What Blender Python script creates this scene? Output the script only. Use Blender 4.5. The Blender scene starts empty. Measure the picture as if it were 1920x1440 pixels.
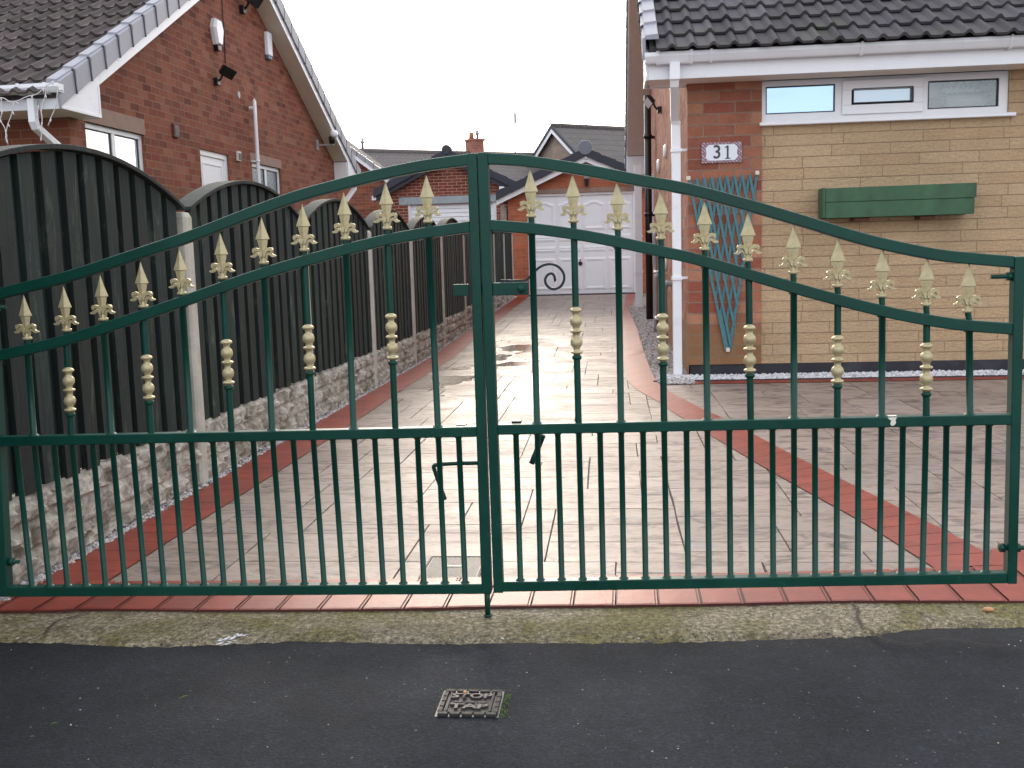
import bpy, bmesh, math, random
from mathutils import Vector, Matrix, noise
random.seed(7)
scene = bpy.context.scene
COL = scene.collection
R = math.radians
# ------------------------------------------------------------------ camera model (photo is 1920x1440)
F = 1900.0; CH = 1.07
_P1 = Vector((185, 243, -F)); _P2 = Vector((0, 243 - .028*185, -F))
cY = _P1.normalized()
cZ = _P2.cross(_P1).normalized()
if cZ.y < 0: cZ = -cZ
cX = cY.cross(cZ).normalized()
M_cw = Matrix((cX, cY, cZ))        # camera vector -> world vector
CAM = Vector((0, 0, CH))
def ray(px, py): return M_cw @ Vector((px-960, 720-py, -F))
def atY(px, py, Y):
    d = ray(px, py); return CAM + d*(Y/d.y)
def atX(px, py, X):
    d = ray(px, py); return CAM + d*(X/d.x)
def gz(y): return 0.0 if y < 11 else .022*(y-11) - .022*.5*math.exp(-(y-11)) + .011
def atZ(px, py, z=0.0, slope=False):
    d = ray(px, py); p = CAM + d*((z-CH)/d.z)
    if slope:
        for _ in range(12): p = CAM + d*((z+gz(p.y)-CH)/d.z)
    return p
# ------------------------------------------------------------------ materials
def s2l(c): return tuple(((v/255)/12.92 if v/255 <= .04045 else ((v/255+.055)/1.055)**2.4) for v in c)
class NT:
    def __init__(s, name):
        s.m = bpy.data.materials.new(name); s.m.use_nodes = True
        s.t = s.m.node_tree; s.n = s.t.nodes; s.b = s.n['Principled BSDF']
    def N(s, typ, **kw):
        n = s.n.new(typ)
        for k, v in kw.items():
            if k == 'ins':
                for a, b in v.items(): s.set(n.inputs[a], b)
            else: setattr(n, k, v)
        return n
    def set(s, sock, v):
        if isinstance(v, bpy.types.NodeSocket): s.t.links.new(v, sock)
        elif isinstance(v, tuple) and len(v) == 3 and sock.type == 'RGBA': sock.default_value = (*v, 1)
        else: sock.default_value = v
    def coord(s, kind='Object', scale=(1, 1, 1), rot=(0, 0, 0)):
        tc = s.N('ShaderNodeTexCoord')
        mp = s.N('ShaderNodeMapping', ins={'Vector': tc.outputs[kind], 'Scale': scale, 'Rotation': rot})
        return mp.outputs[0]
    def world(s, scale=(1, 1, 1)):
        g = s.N('ShaderNodeNewGeometry')
        return s.N('ShaderNodeMapping', ins={'Vector': g.outputs['Position'], 'Scale': scale}).outputs[0]
    def noise(s, vec, sc, det=4, rough=.55, dist=0):
        return s.N('ShaderNodeTexNoise', ins={'Vector': vec, 'Scale': sc, 'Detail': det, 'Roughness': rough, 'Distortion': dist}).outputs['Fac']
    def ramp(s, fac, stops):
        r = s.N('ShaderNodeValToRGB'); s.set(r.inputs[0], fac)
        e = r.color_ramp.elements
        while len(e) < len(stops): e.new(.5)
        for i, (p, c) in enumerate(stops):
            e[i].position = p
            if isinstance(c, (int, float)): c = (c, c, c)
            e[i].color = (*c, 1)
        return r.outputs[0]
    def mix(s, f, a, b, mode='MIX'):
        n = s.N('ShaderNodeMix', data_type='RGBA', blend_type=mode)
        s.set(n.inputs[0], f); s.set(n.inputs[6], a); s.set(n.inputs[7], b)
        return n.outputs[2]
    def math(s, op, a, b=0.0, c=None):
        n = s.N('ShaderNodeMath', operation=op); s.set(n.inputs[0], a); s.set(n.inputs[1], b)
        if c is not None: s.set(n.inputs[2], c)
        return n.outputs[0]
    def bump(s, h, strength=.3, dist=.01, prev=None):
        n = s.N('ShaderNodeBump', ins={'Height': h, 'Strength': strength, 'Distance': dist})
        if prev is not None: s.set(n.inputs['Normal'], prev)
        return n.outputs[0]
    def out(s, col=None, rough=None, normal=None, metal=None, spec=None):
        if col is not None: s.set(s.b.inputs['Base Color'], col)
        if rough is not None: s.set(s.b.inputs['Roughness'], rough)
        if normal is not None: s.set(s.b.inputs['Normal'], normal)
        if metal is not None: s.set(s.b.inputs['Metallic'], metal)
        if spec is not None: s.set(s.b.inputs['Specular IOR Level'], spec)
        return s.m
MAT = {}
def simple(name, col, rough=.5, var=.15, sc=8, bump=.1, bd=.002, metal=0, spec=.5, dirt=None):
    k = NT(name); v = k.coord('Object')
    n = k.noise(v, sc, 5)
    c = k.mix(1, col, k.ramp(n, [(.25, 1-var), (.75, 1+var)]), 'MULTIPLY')
    if dirt:
        n2 = k.noise(v, sc*.35, 6, .7)
        c = k.mix(k.ramp(n2, [(.5, 0), (.72, dirt[1])]), c, dirt[0])
    nb = k.noise(v, sc*6, 4)
    MAT[name] = k.out(c, k.math('MULTIPLY_ADD', n, .2, rough-.1), k.bump(nb, bump, bd) if bump else None, metal, spec)
    return MAT[name]
def brickmat(name, cols, mortar, bw=.262, bh=.092, ms=.012, wear=.25, bump=.5, off=.5, rough=.85, stain=None, mort_soft=.1):
    k = NT(name); uv = k.coord('UV')
    warp = k.N('ShaderNodeTexNoise', ins={'Vector': uv, 'Scale': 9.0, 'Detail': 3})
    vec = k.N('ShaderNodeVectorMath', operation='MULTIPLY_ADD')
    k.set(vec.inputs[0], warp.outputs['Color']); vec.inputs[1].default_value = (.006, .006, 0); k.set(vec.inputs[2], uv)
    def br(c1, c2, mo, bias=0):
        return k.N('ShaderNodeTexBrick', offset=off, ins={'Vector': vec.outputs[0], 'Color1': c1, 'Color2': c2, 'Mortar': mo, 'Scale': 1.0,
                 'Mortar Size': ms/2, 'Mortar Smooth': mort_soft, 'Bias': bias, 'Brick Width': bw, 'Row Height': bh})
    b0 = br((0., 0., 0.), (1., 1., 1.), (.5, .5, .5))
    rnd = b0.outputs['Color']
    c = k.ramp(rnd, [(i/(len(cols)-1), cc) for i, cc in enumerate(cols)])
    n = k.noise(uv, 3.0, 6, .65); n2 = k.noise(uv, 60., 3, .7); n3 = k.noise(uv, 14., 4, .6)
    c = k.mix(1, c, k.ramp(n, [(.3, 1-wear), (.7, 1+wear*.6)]), 'MULTIPLY')
    c = k.mix(1, c, k.ramp(n2, [(.3, .82), (.7, 1.12)]), 'MULTIPLY')
    mo = k.mix(1, mortar, k.ramp(n3, [(.3, .75), (.7, 1.15)]), 'MULTIPLY')
    c = k.mix(b0.outputs['Fac'], c, mo)
    if stain:
        sp = k.N('ShaderNodeSeparateXYZ', ins={'Vector': uv}).outputs['Y']
        zf = k.ramp(k.math('MULTIPLY_ADD', n, .5, sp), stain[0])
        c = k.mix(k.math('MULTIPLY', zf, .45), c, stain[1])
    h = k.math('SUBTRACT', k.math('MULTIPLY', n2, .35), b0.outputs['Fac'])
    MAT[name] = k.out(c, rough, k.bump(h, bump, .008), spec=.2)
    return MAT[name]
L = s2l
brickmat('left_brick', [L((104,60,50)), L((136,80,64)), L((148,90,70)), L((116,70,58)), L((152,102,80)), L((128,68,54)), L((142,86,66))], L((146,112,94)), bw=.205, bh=.084, wear=.2, ms=.010)
brickmat('pier_brick', [L((140,84,68)), L((168,110,86)), L((152,88,70)), L((178,126,100)), L((156,106,86)), L((146,80,66)), L((166,114,92))], L((142,120,106)), ms=.011,
         stain=([(.0,0),(.35,1),(.62,1),(.78,0)], L((128,112,72))))
brickmat('garage_brick', [L((172,96,70)), L((190,108,78)), L((180,112,84))], L((170,128,108)), bw=.23, bh=.078)
brickmat('dark_garage_brick', [L((112,58,50)), L((140,78,66)), L((126,66,56)), L((150,90,76))], L((184,150,132)), bw=.215, bh=.072, ms=.014)
brickmat('far_brick', [L((150,100,88)), L((168,112,98))], L((168,128,116)), bw=.26, bh=.09)
brickmat('pebble_wall', [L((150,134,124)), L((168,150,138))], L((150,134,124)), bw=.5, bh=.3)
def stonewall():
    k = NT('buff_stone'); uv = k.coord('UV')
    b0 = k.N('ShaderNodeTexBrick', offset=.5, offset_frequency=2, squash=1.35, squash_frequency=3, ins={'Vector': uv, 'Color1': (0., 0., 0.), 'Color2': (1., 1., 1.), 'Mortar': (.5, .5, .5), 'Scale': 1.0,
        'Mortar Size': .0035, 'Mortar Smooth': .3, 'Brick Width': .47, 'Row Height': .0915})
    c = k.ramp(b0.outputs['Color'], [(0, L((200,168,132))), (.5, L((204,174,138))), (1, L((209,179,144)))])
    n = k.noise(uv, 1.3, 6, .6); n2 = k.noise(uv, 45., 5, .75)
    n3 = k.noise(k.coord('UV', (12, 30, 1)), 1.6, 5, .7)
    c = k.mix(1, c, k.ramp(n, [(.3, .82), (.7, 1.1)]), 'MULTIPLY')
    c = k.mix(1, c, k.ramp(n2, [(.32, .82), (.66, 1.08)]), 'MULTIPLY')
    c = k.mix(k.ramp(n3, [(.56, 0), (.72, .35)]), c, L((140,112,84)))
    c = k.mix(k.ramp(b0.outputs['Fac'], [(.2, 0), (1, .6)]), c, L((134,108,86)))
    h = k.math('SUBTRACT', k.math('ADD', k.math('MULTIPLY', n2, .5), k.math('MULTIPLY', n3, .9)), b0.outputs['Fac'])
    MAT['buff_stone'] = k.out(c, .92, k.bump(h, .9, .022))
stonewall()
def gatepaint():
    k = NT('gate_paint'); v = k.coord('Object'); w = k.world()
    n = k.noise(w, 5., 6, .7); f = k.noise(w, 70., 5, .7); g = k.noise(w, 26., 6, .75)
    c = k.mix(1, L((7,62,51)), k.ramp(n, [(.3, .8), (.7, 1.25)]), 'MULTIPLY')
    c = k.mix(k.ramp(g, [(.6, 0), (.72, .35)]), c, L((40,92,80)))
    c = k.mix(k.ramp(k.noise(w, 95., 3, .6), [(.74, 0), (.77, .8)]), c, L((96,66,44)))
    MAT['gate_paint'] = k.out(c, k.ramp(n, [(.3, .3), (.7, .46)]), k.bump(f, .18, .002), spec=.34)
gatepaint()
simple('latch_silhouette', L((10,30,34)), .35, .1, 3, .05, .001)  # gate green darkened: the curled latch's backlit silhouette is put into its colour
simple('gold_paint', L((196,182,142)), .42, .2, 40, .25, .0015, metal=.3, dirt=(L((132,112,70)), .7))
simple('chip_white', L((230,225,210)), .5)
simple('upvc', L((238,238,242)), .3, .04, 4, .02, .001)
simple('soffit_white', L((234,222,212)), .5, .05, 6, .02)
simple('cream_trim', L((214,208,196)), .6, .08, 6, .05)
simple('black_plastic', L((20,20,24)), .4, .2, 6, .05)
simple('grey_plastic', L((150,148,152)), .45, .12, 8, .05)
simple('verge_grey', L((146,146,156)), .5, .12, 5, .1)
simple('verge_dark', L((48,50,62)), .55, .15, 5, .1)
simple('lintel_concrete', L((152,126,112)), .85, .15, 7, .3, .003)
simple('lintel_grey', L((160,168,172)), .85, .15, 7, .3, .003)
simple('plinth_black', L((34,33,42)), .6, .4, 6, .5, .004, dirt=(L((96,94,100)), .35))
simple('teal_wood', L((70,120,128)), .7, .2, 20, .3, .002, dirt=(L((92,132,140)), .4))
simple('box_green', L((58,94,66)), .66, .25, 7, .5, .003, dirt=(L((42,62,46)), .75))
simple('brown_wood', L((100,66,48)), .8)
simple('brown_vent', L((92,52,44)), .6)
simple('iron', L((56,51,53)), .6, .3, 20, .6, .002, metal=.2, dirt=(L((66,66,46)), .6))
simple('iron_worn', L((72,66,68)), .5, .3, 20, .5, .002, metal=.3, dirt=(L((80,76,66)), .5))
simple('iron_drive', L((150,146,136)), .5, .2, 30, .4, .002, metal=.2)
simple('pebble_orange', L((206,150,110)), .6)
simple('scrap', L((220,222,228)), .4)
simple('wire_white', L((214,205,206)), .4, .02)
simple('slate_edging', L((58,54,62)), .6, .2, 9, .3)
simple('dish_grey', L((112,116,126)), .5, .1, 6)
simple('digit', L((52,60,66)), .4)
simple('moss', L((96,122,44)), .9, .4, 40, .6, .006)
def fencewood():
    k = NT('fence_wood'); v = k.coord('Object', (28, 28, 1.6)); w = k.world((3, 3, 1))
    n = k.noise(v, 2.0, 6, .7, .6); m = k.noise(w, 1.6, 5, .6)
    oi = k.N('ShaderNodeNewGeometry').outputs['Random Per Island']
    c = k.ramp(n, [(.25, L((6,13,13))), (.52, L((15,30,28))), (.66, L((28,47,40))), (.8, L((80,96,78)))])
    c = k.mix(k.ramp(m, [(.45, 0), (.7, .6)]), c, L((28,38,22)))
    sc_ = k.noise(k.world((9, 9, 2.2)), 1.3, 7, .75, .5)
    c = k.mix(k.ramp(sc_, [(.57, 0), (.7, .6)]), c, L((96,106,90)))
    c = k.mix(1, c, k.ramp(oi, [(0, .6), (1, 1.3)]), 'MULTIPLY')
    MAT['fence_wood'] = k.out(c, .75, k.bump(n, .5, .004))
fencewood()
def rockface():
    k = NT('rock_concrete'); v = k.coord('Object')
    n = k.noise(v, 14., 7, .7); m = k.noise(v, 2.5, 5, .6); w = k.noise(k.world(), 4., 6, .7)
    c = k.ramp(n, [(.3, L((112,106,98))), (.48, L((164,156,144))), (.66, L((200,192,180)))])
    c = k.mix(k.ramp(w, [(.5, 0), (.64, .75)]), c, L((84,78,58)))
    MAT['rock_concrete'] = k.out(c, .9, k.bump(k.noise(v, 45., 6, .7), .6, .006))
    k = NT('post_concrete'); v = k.coord('Object')
    n = k.noise(v, 6., 6, .7)
    c = k.ramp(n, [(.3, L((158,152,140))), (.6, L((194,189,176))), (.8, L((208,204,192)))])
    c = k.mix(k.ramp(k.noise(v, 2.2, 5, .7), [(.55, 0), (.75, .45)]), c, L((120,118,92)))
    MAT['post_concrete'] = k.out(c, .85, k.bump(k.noise(v, 90., 4, .7), .3, .003))
rockface()
def tilemat(name, base, lich, geo=True):
    k = NT(name); v = k.coord('UV'); n = k.noise(v, 3., 6, .7); n2 = k.noise(v, 40., 5, .7); n3 = k.noise(v, 22., 3, .6)
    oi = k.N('ShaderNodeNewGeometry').outputs['Random Per Island']
    c = k.mix(1, base, k.ramp(n2, [(.3, .7), (.7, 1.3)]), 'MULTIPLY')
    c = k.mix(k.ramp(n, [(.45, 0), (.75, .5)]), c, lich)
    c = k.mix(1, c, k.ramp(oi, [(0, .65), (.8, 1.15), (1, 1.5)]), 'MULTIPLY')
    c = k.mix(k.ramp(n3, [(.7, 0), (.76, .7)]), c, L((150,148,132)))
    c = k.mix(k.ramp(k.noise(v, 1.4, 7, .75), [(.52, 0), (.7, .55)]), c, L((70,76,50)))
    nm = k.bump(n2, .4, .004)
    if not geo:
        wv = k.N('ShaderNodeTexWave', wave_type='BANDS', bands_direction='X', ins={'Vector': v, 'Scale': 2.0}).outputs['Fac']
        w2 = k.N('ShaderNodeTexWave', wave_type='BANDS', bands_direction='Y', wave_profile='SAW', ins={'Vector': v, 'Scale': .98}).outputs['Fac']
        c = k.mix(1, c, k.ramp(w2, [(0, .55), (.18, 1)]), 'MULTIPLY')
        nm = k.bump(k.math('ADD', wv, w2), .8, .03, nm)
    MAT[name] = k.out(c, .85, nm)
tilemat('left_tiles', L((72,62,62)), L((84,78,66)))
tilemat('right_tiles', L((68,64,70)), L((80,80,64)))
tilemat('far_tiles', L((98,92,92)), L((120,112,96)), False)
def glassmat():
    k = NT('window_glass'); b = k.b
    k.out(L((60,70,84)), .03, None, 0, 1.0)
    k.set(b.inputs['Specular IOR Level'], 1.0)
    k.set(b.inputs['IOR'], 1.9)
    MAT['window_glass'] = k.m
    k = NT('bright_glass'); k.out((.85, .88, .92), .05, None, .85); MAT['bright_glass'] = k.m
    k = NT('pale_glass'); k.out(L((176, 190, 200)), .12, None, .5); MAT['pale_glass'] = k.m
    k = NT('clear_glass'); tr = k.N('ShaderNodeBsdfTransparent'); gl = k.N('ShaderNodeBsdfGlossy', ins={'Roughness': .02, 'Color': (.8, .88, .9)}); mx = k.N('ShaderNodeMixShader', ins={0: .09}); k.t.links.new(tr.outputs[0], mx.inputs[1]); k.t.links.new(gl.outputs[0], mx.inputs[2]); k.t.links.new(mx.outputs[0], k.n['Material Output'].inputs['Surface']); MAT['clear_glass'] = k.m
    pass
    k = NT('blue_reflect_glass'); v = k.coord('UV')
    k.out((.36, .52, .66), .04, k.bump(k.noise(v, 2., 2), .03, .02), .75); MAT['blue_reflect_glass'] = k.m
    k = NT('frosted_glass'); v = k.coord('Object', (30, 30, 30)); n = k.noise(v, 1.2, 3)
    k.out(k.ramp(n, [(.3, L((84,100,112))), (.7, L((150,166,176)))]), .25, k.bump(n, .4, .01)); MAT['frosted_glass'] = k.m
glassmat()
def roadmat():
    k = NT('asphalt'); v = k.world()
    n = k.noise(v, 120., 8, .82); m = k.noise(v, 1.6, 5, .6); g = k.noise(v, 24., 6, .7); m2 = k.noise(v, .7, 4, .6, .6)
    vo = k.N('ShaderNodeTexVoronoi', ins={'Vector': v, 'Scale': 140.}).outputs['Distance']
    vc = k.N('ShaderNodeTexVoronoi', ins={'Vector': v, 'Scale': 60.}).outputs['Color']
    c = k.ramp(n, [(.36, L((11,12,14))), (.5, L((31,34,38))), (.6, L((50,53,57))), (.72, L((100,101,101)))])
    c = k.mix(1, c, k.ramp(g, [(.35, .7), (.65, 1.15)]), 'MULTIPLY')
    c = k.mix(1, c, k.ramp(m, [(.32, .72), (.68, 1.32)]), 'MULTIPLY')
    c = k.mix(1, c, k.ramp(m2, [(.38, .72), (.62, 1.25)]), 'MULTIPLY')
    c = k.mix(1, c, (.60, .70, .90), 'MULTIPLY')
    sp = k.math('MULTIPLY', k.ramp(k.N('ShaderNodeSeparateXYZ', ins={'Vector': vc}).outputs['X'], [(.99, 0), (.995, .4)]),
                k.ramp(k.N('ShaderNodeTexVoronoi', ins={'Vector': v, 'Scale': 60.}).outputs['Distance'], [(.16, 1), (.26, 0)]))
    c = k.mix(sp, c, L((140,142,140)))
    MAT['asphalt'] = k.out(c, k.ramp(m, [(.3, .85), (.7, .7)]), k.bump(k.math('ADD', k.math('MULTIPLY', vo, .4), n), .8, .0028), spec=.3)
    k = NT('kerb_concrete'); v = k.world()
    n = k.noise(v, 8., 7, .7); m = k.noise(v, 2.6, 6, .68, .6); f = k.noise(v, 62., 8, .8)
    vo = k.N('ShaderNodeTexVoronoi', ins={'Vector': v, 'Scale': 85.}).outputs['Distance']
    c = k.ramp(f, [(.36, L((56,50,38))), (.5, L((122,112,92))), (.6, L((174,162,138))), (.7, L((212,202,180)))])
    c = k.mix(k.ramp(m, [(.42, 0), (.58, .9)]), c, k.ramp(f, [(.38, L((44,44,16))), (.58, L((116,108,52))), (.7, L((156,144,94)))]))
    c = k.mix(k.ramp(n, [(.54, 0), (.68, .85)]), c, L((64,52,40)))
    c = k.mix(k.ramp(k.noise(v, 30., 4, .7), [(.6, 0), (.72, .6)]), c, L((46,40,32)))
    c = k.mix(k.ramp(vo, [(.1, .6), (.2, 0)]), c, L((180,168,146)))
    MAT['kerb_concrete'] = k.out(c, .85, k.bump(k.math('ADD', f, n), .7, .008))
roadmat()
def slatemat():
    k = NT('stamped_slate'); v = k.world(); vs = k.world((1.7, 3.4, 1))
    oi = k.N('ShaderNodeNewGeometry').outputs['Random Per Island']
    off = k.N('ShaderNodeVectorMath', operation='MULTIPLY_ADD')
    k.set(off.inputs[0], oi); off.inputs[1].default_value = (31, 17, 5); k.set(off.inputs[2], vs)
    n = k.noise(off.outputs[0], 3.2, 8, .62, 1.2); m = k.noise(k.world((1, 2.2, 1)), 1.1, 5, .65, .4); f = k.noise(v, 90., 4, .6)
    c = k.ramp(n, [(.3, L((70,62,60))), (.41, L((118,104,96))), (.53, L((152,134,122))), (.7, L((128,122,120)))])
    st = k.noise(k.world((.9, 4.0, 1)), 2.4, 7, .7, .8)
    c = k.mix(k.ramp(st, [(.56, 0), (.74, .8)]), c, L((104,106,110)))
    c = k.mix(k.ramp(k.noise(k.world((.8, 3.2, 1)), 1.7, 8, .72, 1.), [(.63, 0), (.72, .75)]), c, L((88,68,52)))
    c = k.mix(1, c, k.ramp(oi, [(0, .86), (1, 1.12)]), 'MULTIPLY')
    c = k.mix(1, c, k.ramp(f, [(.3, .93), (.7, 1.07)]), 'MULTIPLY')
    rr = k.ramp(m, [(.35, .46), (.65, .6)])
    g = k.N('ShaderNodeNewGeometry'); sy = k.N('ShaderNodeSeparateXYZ', ins={'Vector': g.outputs['Position']})
    # standing water near the fence, 7 to 12 m along the drive
    def band(sock, a, b, s_): return k.math('MULTIPLY', k.ramp(k.math('MULTIPLY_ADD', sock, 1/30., .5), [((a/30.+.5)-s_, 0), ((a/30.+.5)+s_, 1)]),
                                     k.ramp(k.math('MULTIPLY_ADD', sock, 1/30., .5), [((b/30.+.5)-s_, 1), ((b/30.+.5)+s_, 0)]))
    reg = k.math('MULTIPLY', band(sy.outputs['X'], -1.5, -.7, .015), band(sy.outputs['Y'], 7.4, 13.0, .02))
    pn = k.noise(k.world((1.2, .8, 1)), 1.9, 4, .5)
    pud = k.math('MULTIPLY', reg, k.ramp(pn, [(.47, 0), (.53, 1)]))
    rr = k.mix(pud, rr, (.03, .03, .03))
    c = k.mix(pud, c, k.mix(1, c, (.45, .42, .42), 'MULTIPLY'))
    bs = k.math('SUBTRACT', 1.0, pud)
    nb = k.N('ShaderNodeBump', ins={'Height': n, 'Distance': .012}); k.set(nb.inputs['Strength'], k.math('MULTIPLY', bs, .55))
    k.b.inputs['Coat Weight'].default_value = .06; k.b.inputs['Coat Roughness'].default_value = .35
    MAT['stamped_slate'] = k.out(c, rr, nb.outputs[0], spec=.4)
    k = NT('drive_joint'); k.out(L((52,42,36)), .8); MAT['drive_joint'] = k.m
    k = NT('border_joint'); k.out(L((84,40,34)), .6); MAT['border_joint'] = k.m
    k = NT('red_border'); v = k.world(); n = k.noise(v, 7., 6, .65); f = k.noise(v, 50., 5, .7)
    oi = k.N('ShaderNodeNewGeometry').outputs['Random Per Island']
    c = k.ramp(n, [(.3, L((118,46,36))), (.7, L((148,62,47)))])
    c = k.mix(1, c, k.ramp(oi, [(0, .9), (1, 1.1)]), 'MULTIPLY')
    c = k.mix(k.ramp(f, [(.6, 0), (.8, .25)]), c, L((170,110,98)))
    MAT['red_border'] = k.out(c, .44, k.bump(k.math('ADD', n, k.math('MULTIPLY', f, .4)), .35, .006), spec=.45)
    k = NT('gravel_stone'); oi = k.N('ShaderNodeNewGeometry').outputs['Random Per Island']
    c = k.ramp(oi, [(0, L((110,104,104))), (.3, L((160,154,152))), (.8, L((196,190,188))), (1, L((168,150,138)))])
    MAT['gravel_stone'] = k.out(c, .8, k.bump(k.noise(k.coord('Object'), 120., 3), .4, .003))
    k = NT('grit_stone'); oi = k.N('ShaderNodeNewGeometry').outputs['Random Per Island']
    MAT['grit_stone'] = k.out(k.ramp(oi, [(0, L((50,48,46))), (.6, L((104,98,88))), (.92, L((166,158,142))), (1, L((206,202,194)))]), .7)
    k = NT('white_stone'); oi = k.N('ShaderNodeNewGeometry').outputs['Random Per Island']
    MAT['white_stone'] = k.out(k.ramp(oi, [(0, L((170,168,172))), (1, L((226,224,226)))]), .8)
    k = NT('soil'); n = k.noise(k.world(), 6., 6, .7)
    MAT['soil'] = k.out(k.ramp(n, [(.3, L((70,62,54))), (.7, L((112,104,94)))]), .95, k.bump(n, .6, .02))
    k = NT('lawn'); n = k.noise(k.world(), 9., 7, .75)
    MAT['lawn'] = k.out(k.ramp(n, [(.3, L((50,66,34))), (.7, L((92,104,60)))]), .95, k.bump(n, .8, .03))
    k = NT('plaque_edge'); v = k.coord('Object'); vo = k.N('ShaderNodeTexVoronoi', ins={'Vector': v, 'Scale': 75.}).outputs['Distance']
    wv = k.N('ShaderNodeTexWave', bands_direction='DIAGONAL', ins={'Vector': v, 'Scale': 22., 'Distortion': 2.}).outputs['Fac']
    MAT['plaque_edge'] = k.out(k.mix(k.ramp(wv, [(.45, 0), (.55, 1)]), L((118,88,112)), k.ramp(vo, [(.2, L((210,190,196))), (.6, L((148,110,104)))])), .25)
slatemat()
simple('plaque_white', L((226,228,236)), .2, .02)
# ------------------------------------------------------------------ object helpers
POS = {}   # object -> accumulated thing-local position
OFF = {}   # thing -> authoring offset
def thing(name, label, cat, loc=(0, 0, 0), rotz=0, group=None, local=False):
    o = bpy.data.objects.new(name, None); COL.objects.link(o)
    o.empty_display_size = .1
    o.location = loc; o.rotation_euler = (0, 0, rotz)
    o['label'] = label; o['category'] = cat
    if group: o['group'] = group
    POS[o] = Vector((0, 0, 0)); OFF[o] = Vector((0, 0, 0)) if local else Vector(loc)
    return o
def root_of(o):
    while o.parent: o = o.parent
    return o
class MB:
    def __init__(s): s.v = []; s.f = []; s.uv = None; s.sm = set(); s.mk = []
    def mark(s, mat): s.mk.append((len(s.f), mat)); return s
    def add(s, vs, fs, smooth=False):
        b = len(s.v); s.v += [Vector(p) for p in vs]
        for f in fs:
            if smooth: s.sm.add(len(s.f))
            s.f.append(tuple(b+i for i in f))
        return s
    def box(s, x0, x1, y0, y1, z0, z1):
        v = [(x0,y0,z0),(x1,y0,z0),(x1,y1,z0),(x0,y1,z0),(x0,y0,z1),(x1,y0,z1),(x1,y1,z1),(x0,y1,z1)]
        return s.add(v, [(0,3,2,1),(4,5,6,7),(0,1,5,4),(1,2,6,5),(2,3,7,6),(3,0,4,7)])
    def hexa(s, bot, top):      # two quads of 4 points each
        return s.add(list(bot)+list(top), [(3,2,1,0),(4,5,6,7),(0,1,5,4),(1,2,6,5),(2,3,7,6),(3,0,4,7)])
    def ext(s, poly, d):        # polygon extruded by vector d
        n = len(poly); d = Vector(d); P = [Vector(p) for p in poly]
        fs = [tuple(range(n-1, -1, -1)), tuple(range(n, 2*n))] + [(i, (i+1) % n, n+(i+1) % n, n+i) for i in range(n)]
        return s.add(P+[p+d for p in P], fs)
    def quad(s, *p): return s.add(p, [tuple(range(len(p)))])
    def tube(s, pts, r, n=10, cap=True, square=False, rr=None):
        pts = [Vector(p) for p in pts]; rings = []; up = None; vs = []
        for i, p in enumerate(pts):
            t = ((pts[min(i+1, len(pts)-1)]-p).normalized() + (p-pts[max(i-1, 0)]).normalized()).normalized()
            if up is None:
                a = Vector((0, 0, 1)) if abs(t.z) < .9 else Vector((0, -1, 0))
            else: a = up
            sd = t.cross(a).normalized(); up = sd.cross(t).normalized()
            q = rr[i] if rr else r
            if square:
                m = 4; off = [(-1,-1),(1,-1),(1,1),(-1,1)]
                qx, qy = q if isinstance(q, tuple) else (q, q)
                vs += [p+sd*a_*qx+up*b_*qy for a_, b_ in off]
            else:
                m = n; vs += [p+sd*q*math.cos(2*math.pi*k/n)+up*q*math.sin(2*math.pi*k/n) for k in range(n)]
        fs = []
        for i in range(len(pts)-1):
            for k in range(m):
                fs.append((i*m+k, i*m+(k+1) % m, (i+1)*m+(k+1) % m, (i+1)*m+k))
        s.add(vs, fs, smooth=not square)
        if cap:
            b = len(s.v)-len(vs)
            s.f.append(tuple(b+k for k in range(m-1, -1, -1))); s.f.append(tuple(b+(len(pts)-1)*m+k for k in range(m)))
        return s
    def lathe(s, prof, c, n=20, axis='z'):      # prof: (h, r)
        vs = []
        for h, r in prof:
            for k in range(n):
                a = 2*math.pi*k/n; u, w = r*math.cos(a), r*math.sin(a)
                p = {'z': (u, w, h), 'y': (u, h, w), 'x': (h, u, w)}[axis]
                vs.append(Vector(c)+Vector(p))
        fs = [(i*n+k, i*n+(k+1) % n, (i+1)*n+(k+1) % n, (i+1)*n+k) for i in range(len(prof)-1) for k in range(n)]
        s.add(vs, fs, smooth=True)
        b = len(s.v)-len(vs)
        s.f.append(tuple(b+k for k in range(n-1, -1, -1))); s.f.append(tuple(b+(len(prof)-1)*n+k for k in range(n)))
        return s
    def build(s, name, mat, parent=None, bevel=0, smooth=False, fixn=True, label=None):
        root = root_of(parent) if parent else None
        off = OFF[root] if root else Vector((0, 0, 0))
        vs = [p-off for p in s.v]
        lo = Vector([min(p[i] for p in vs) for i in range(3)]); hi = Vector([max(p[i] for p in vs) for i in range(3)])
        c = (lo+hi)/2
        if not parent: c.z = lo.z
        me = bpy.data.meshes.new(name)
        me.from_pydata([p-c for p in vs], [], s.f)
        if fixn:
            bm = bmesh.new(); bm.from_mesh(me); bmesh.ops.recalc_face_normals(bm, faces=bm.faces); bm.to_mesh(me); bm.free()
        uvl = me.uv_layers.new(name='UVMap')
        if s.uv and not fixn:
            for li, l in enumerate(me.loops): uvl.data[li].uv = s.uv[l.vertex_index]
        else:
            for p in me.polygons:
                nx, ny, nz = (abs(a) for a in p.normal)
                for li in p.loop_indices:
                    q = vs[me.loops[li].vertex_index]
                    if s.uv: uvl.data[li].uv = s.uv[me.loops[li].vertex_index]
                    elif nz > .8: uvl.data[li].uv = (q.x, q.y)
                    elif nx > ny: uvl.data[li].uv = (q.y, q.z)
                    else: uvl.data[li].uv = (q.x, q.z)
        for i, p in enumerate(me.polygons): p.use_smooth = smooth or (i in s.sm)
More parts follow.
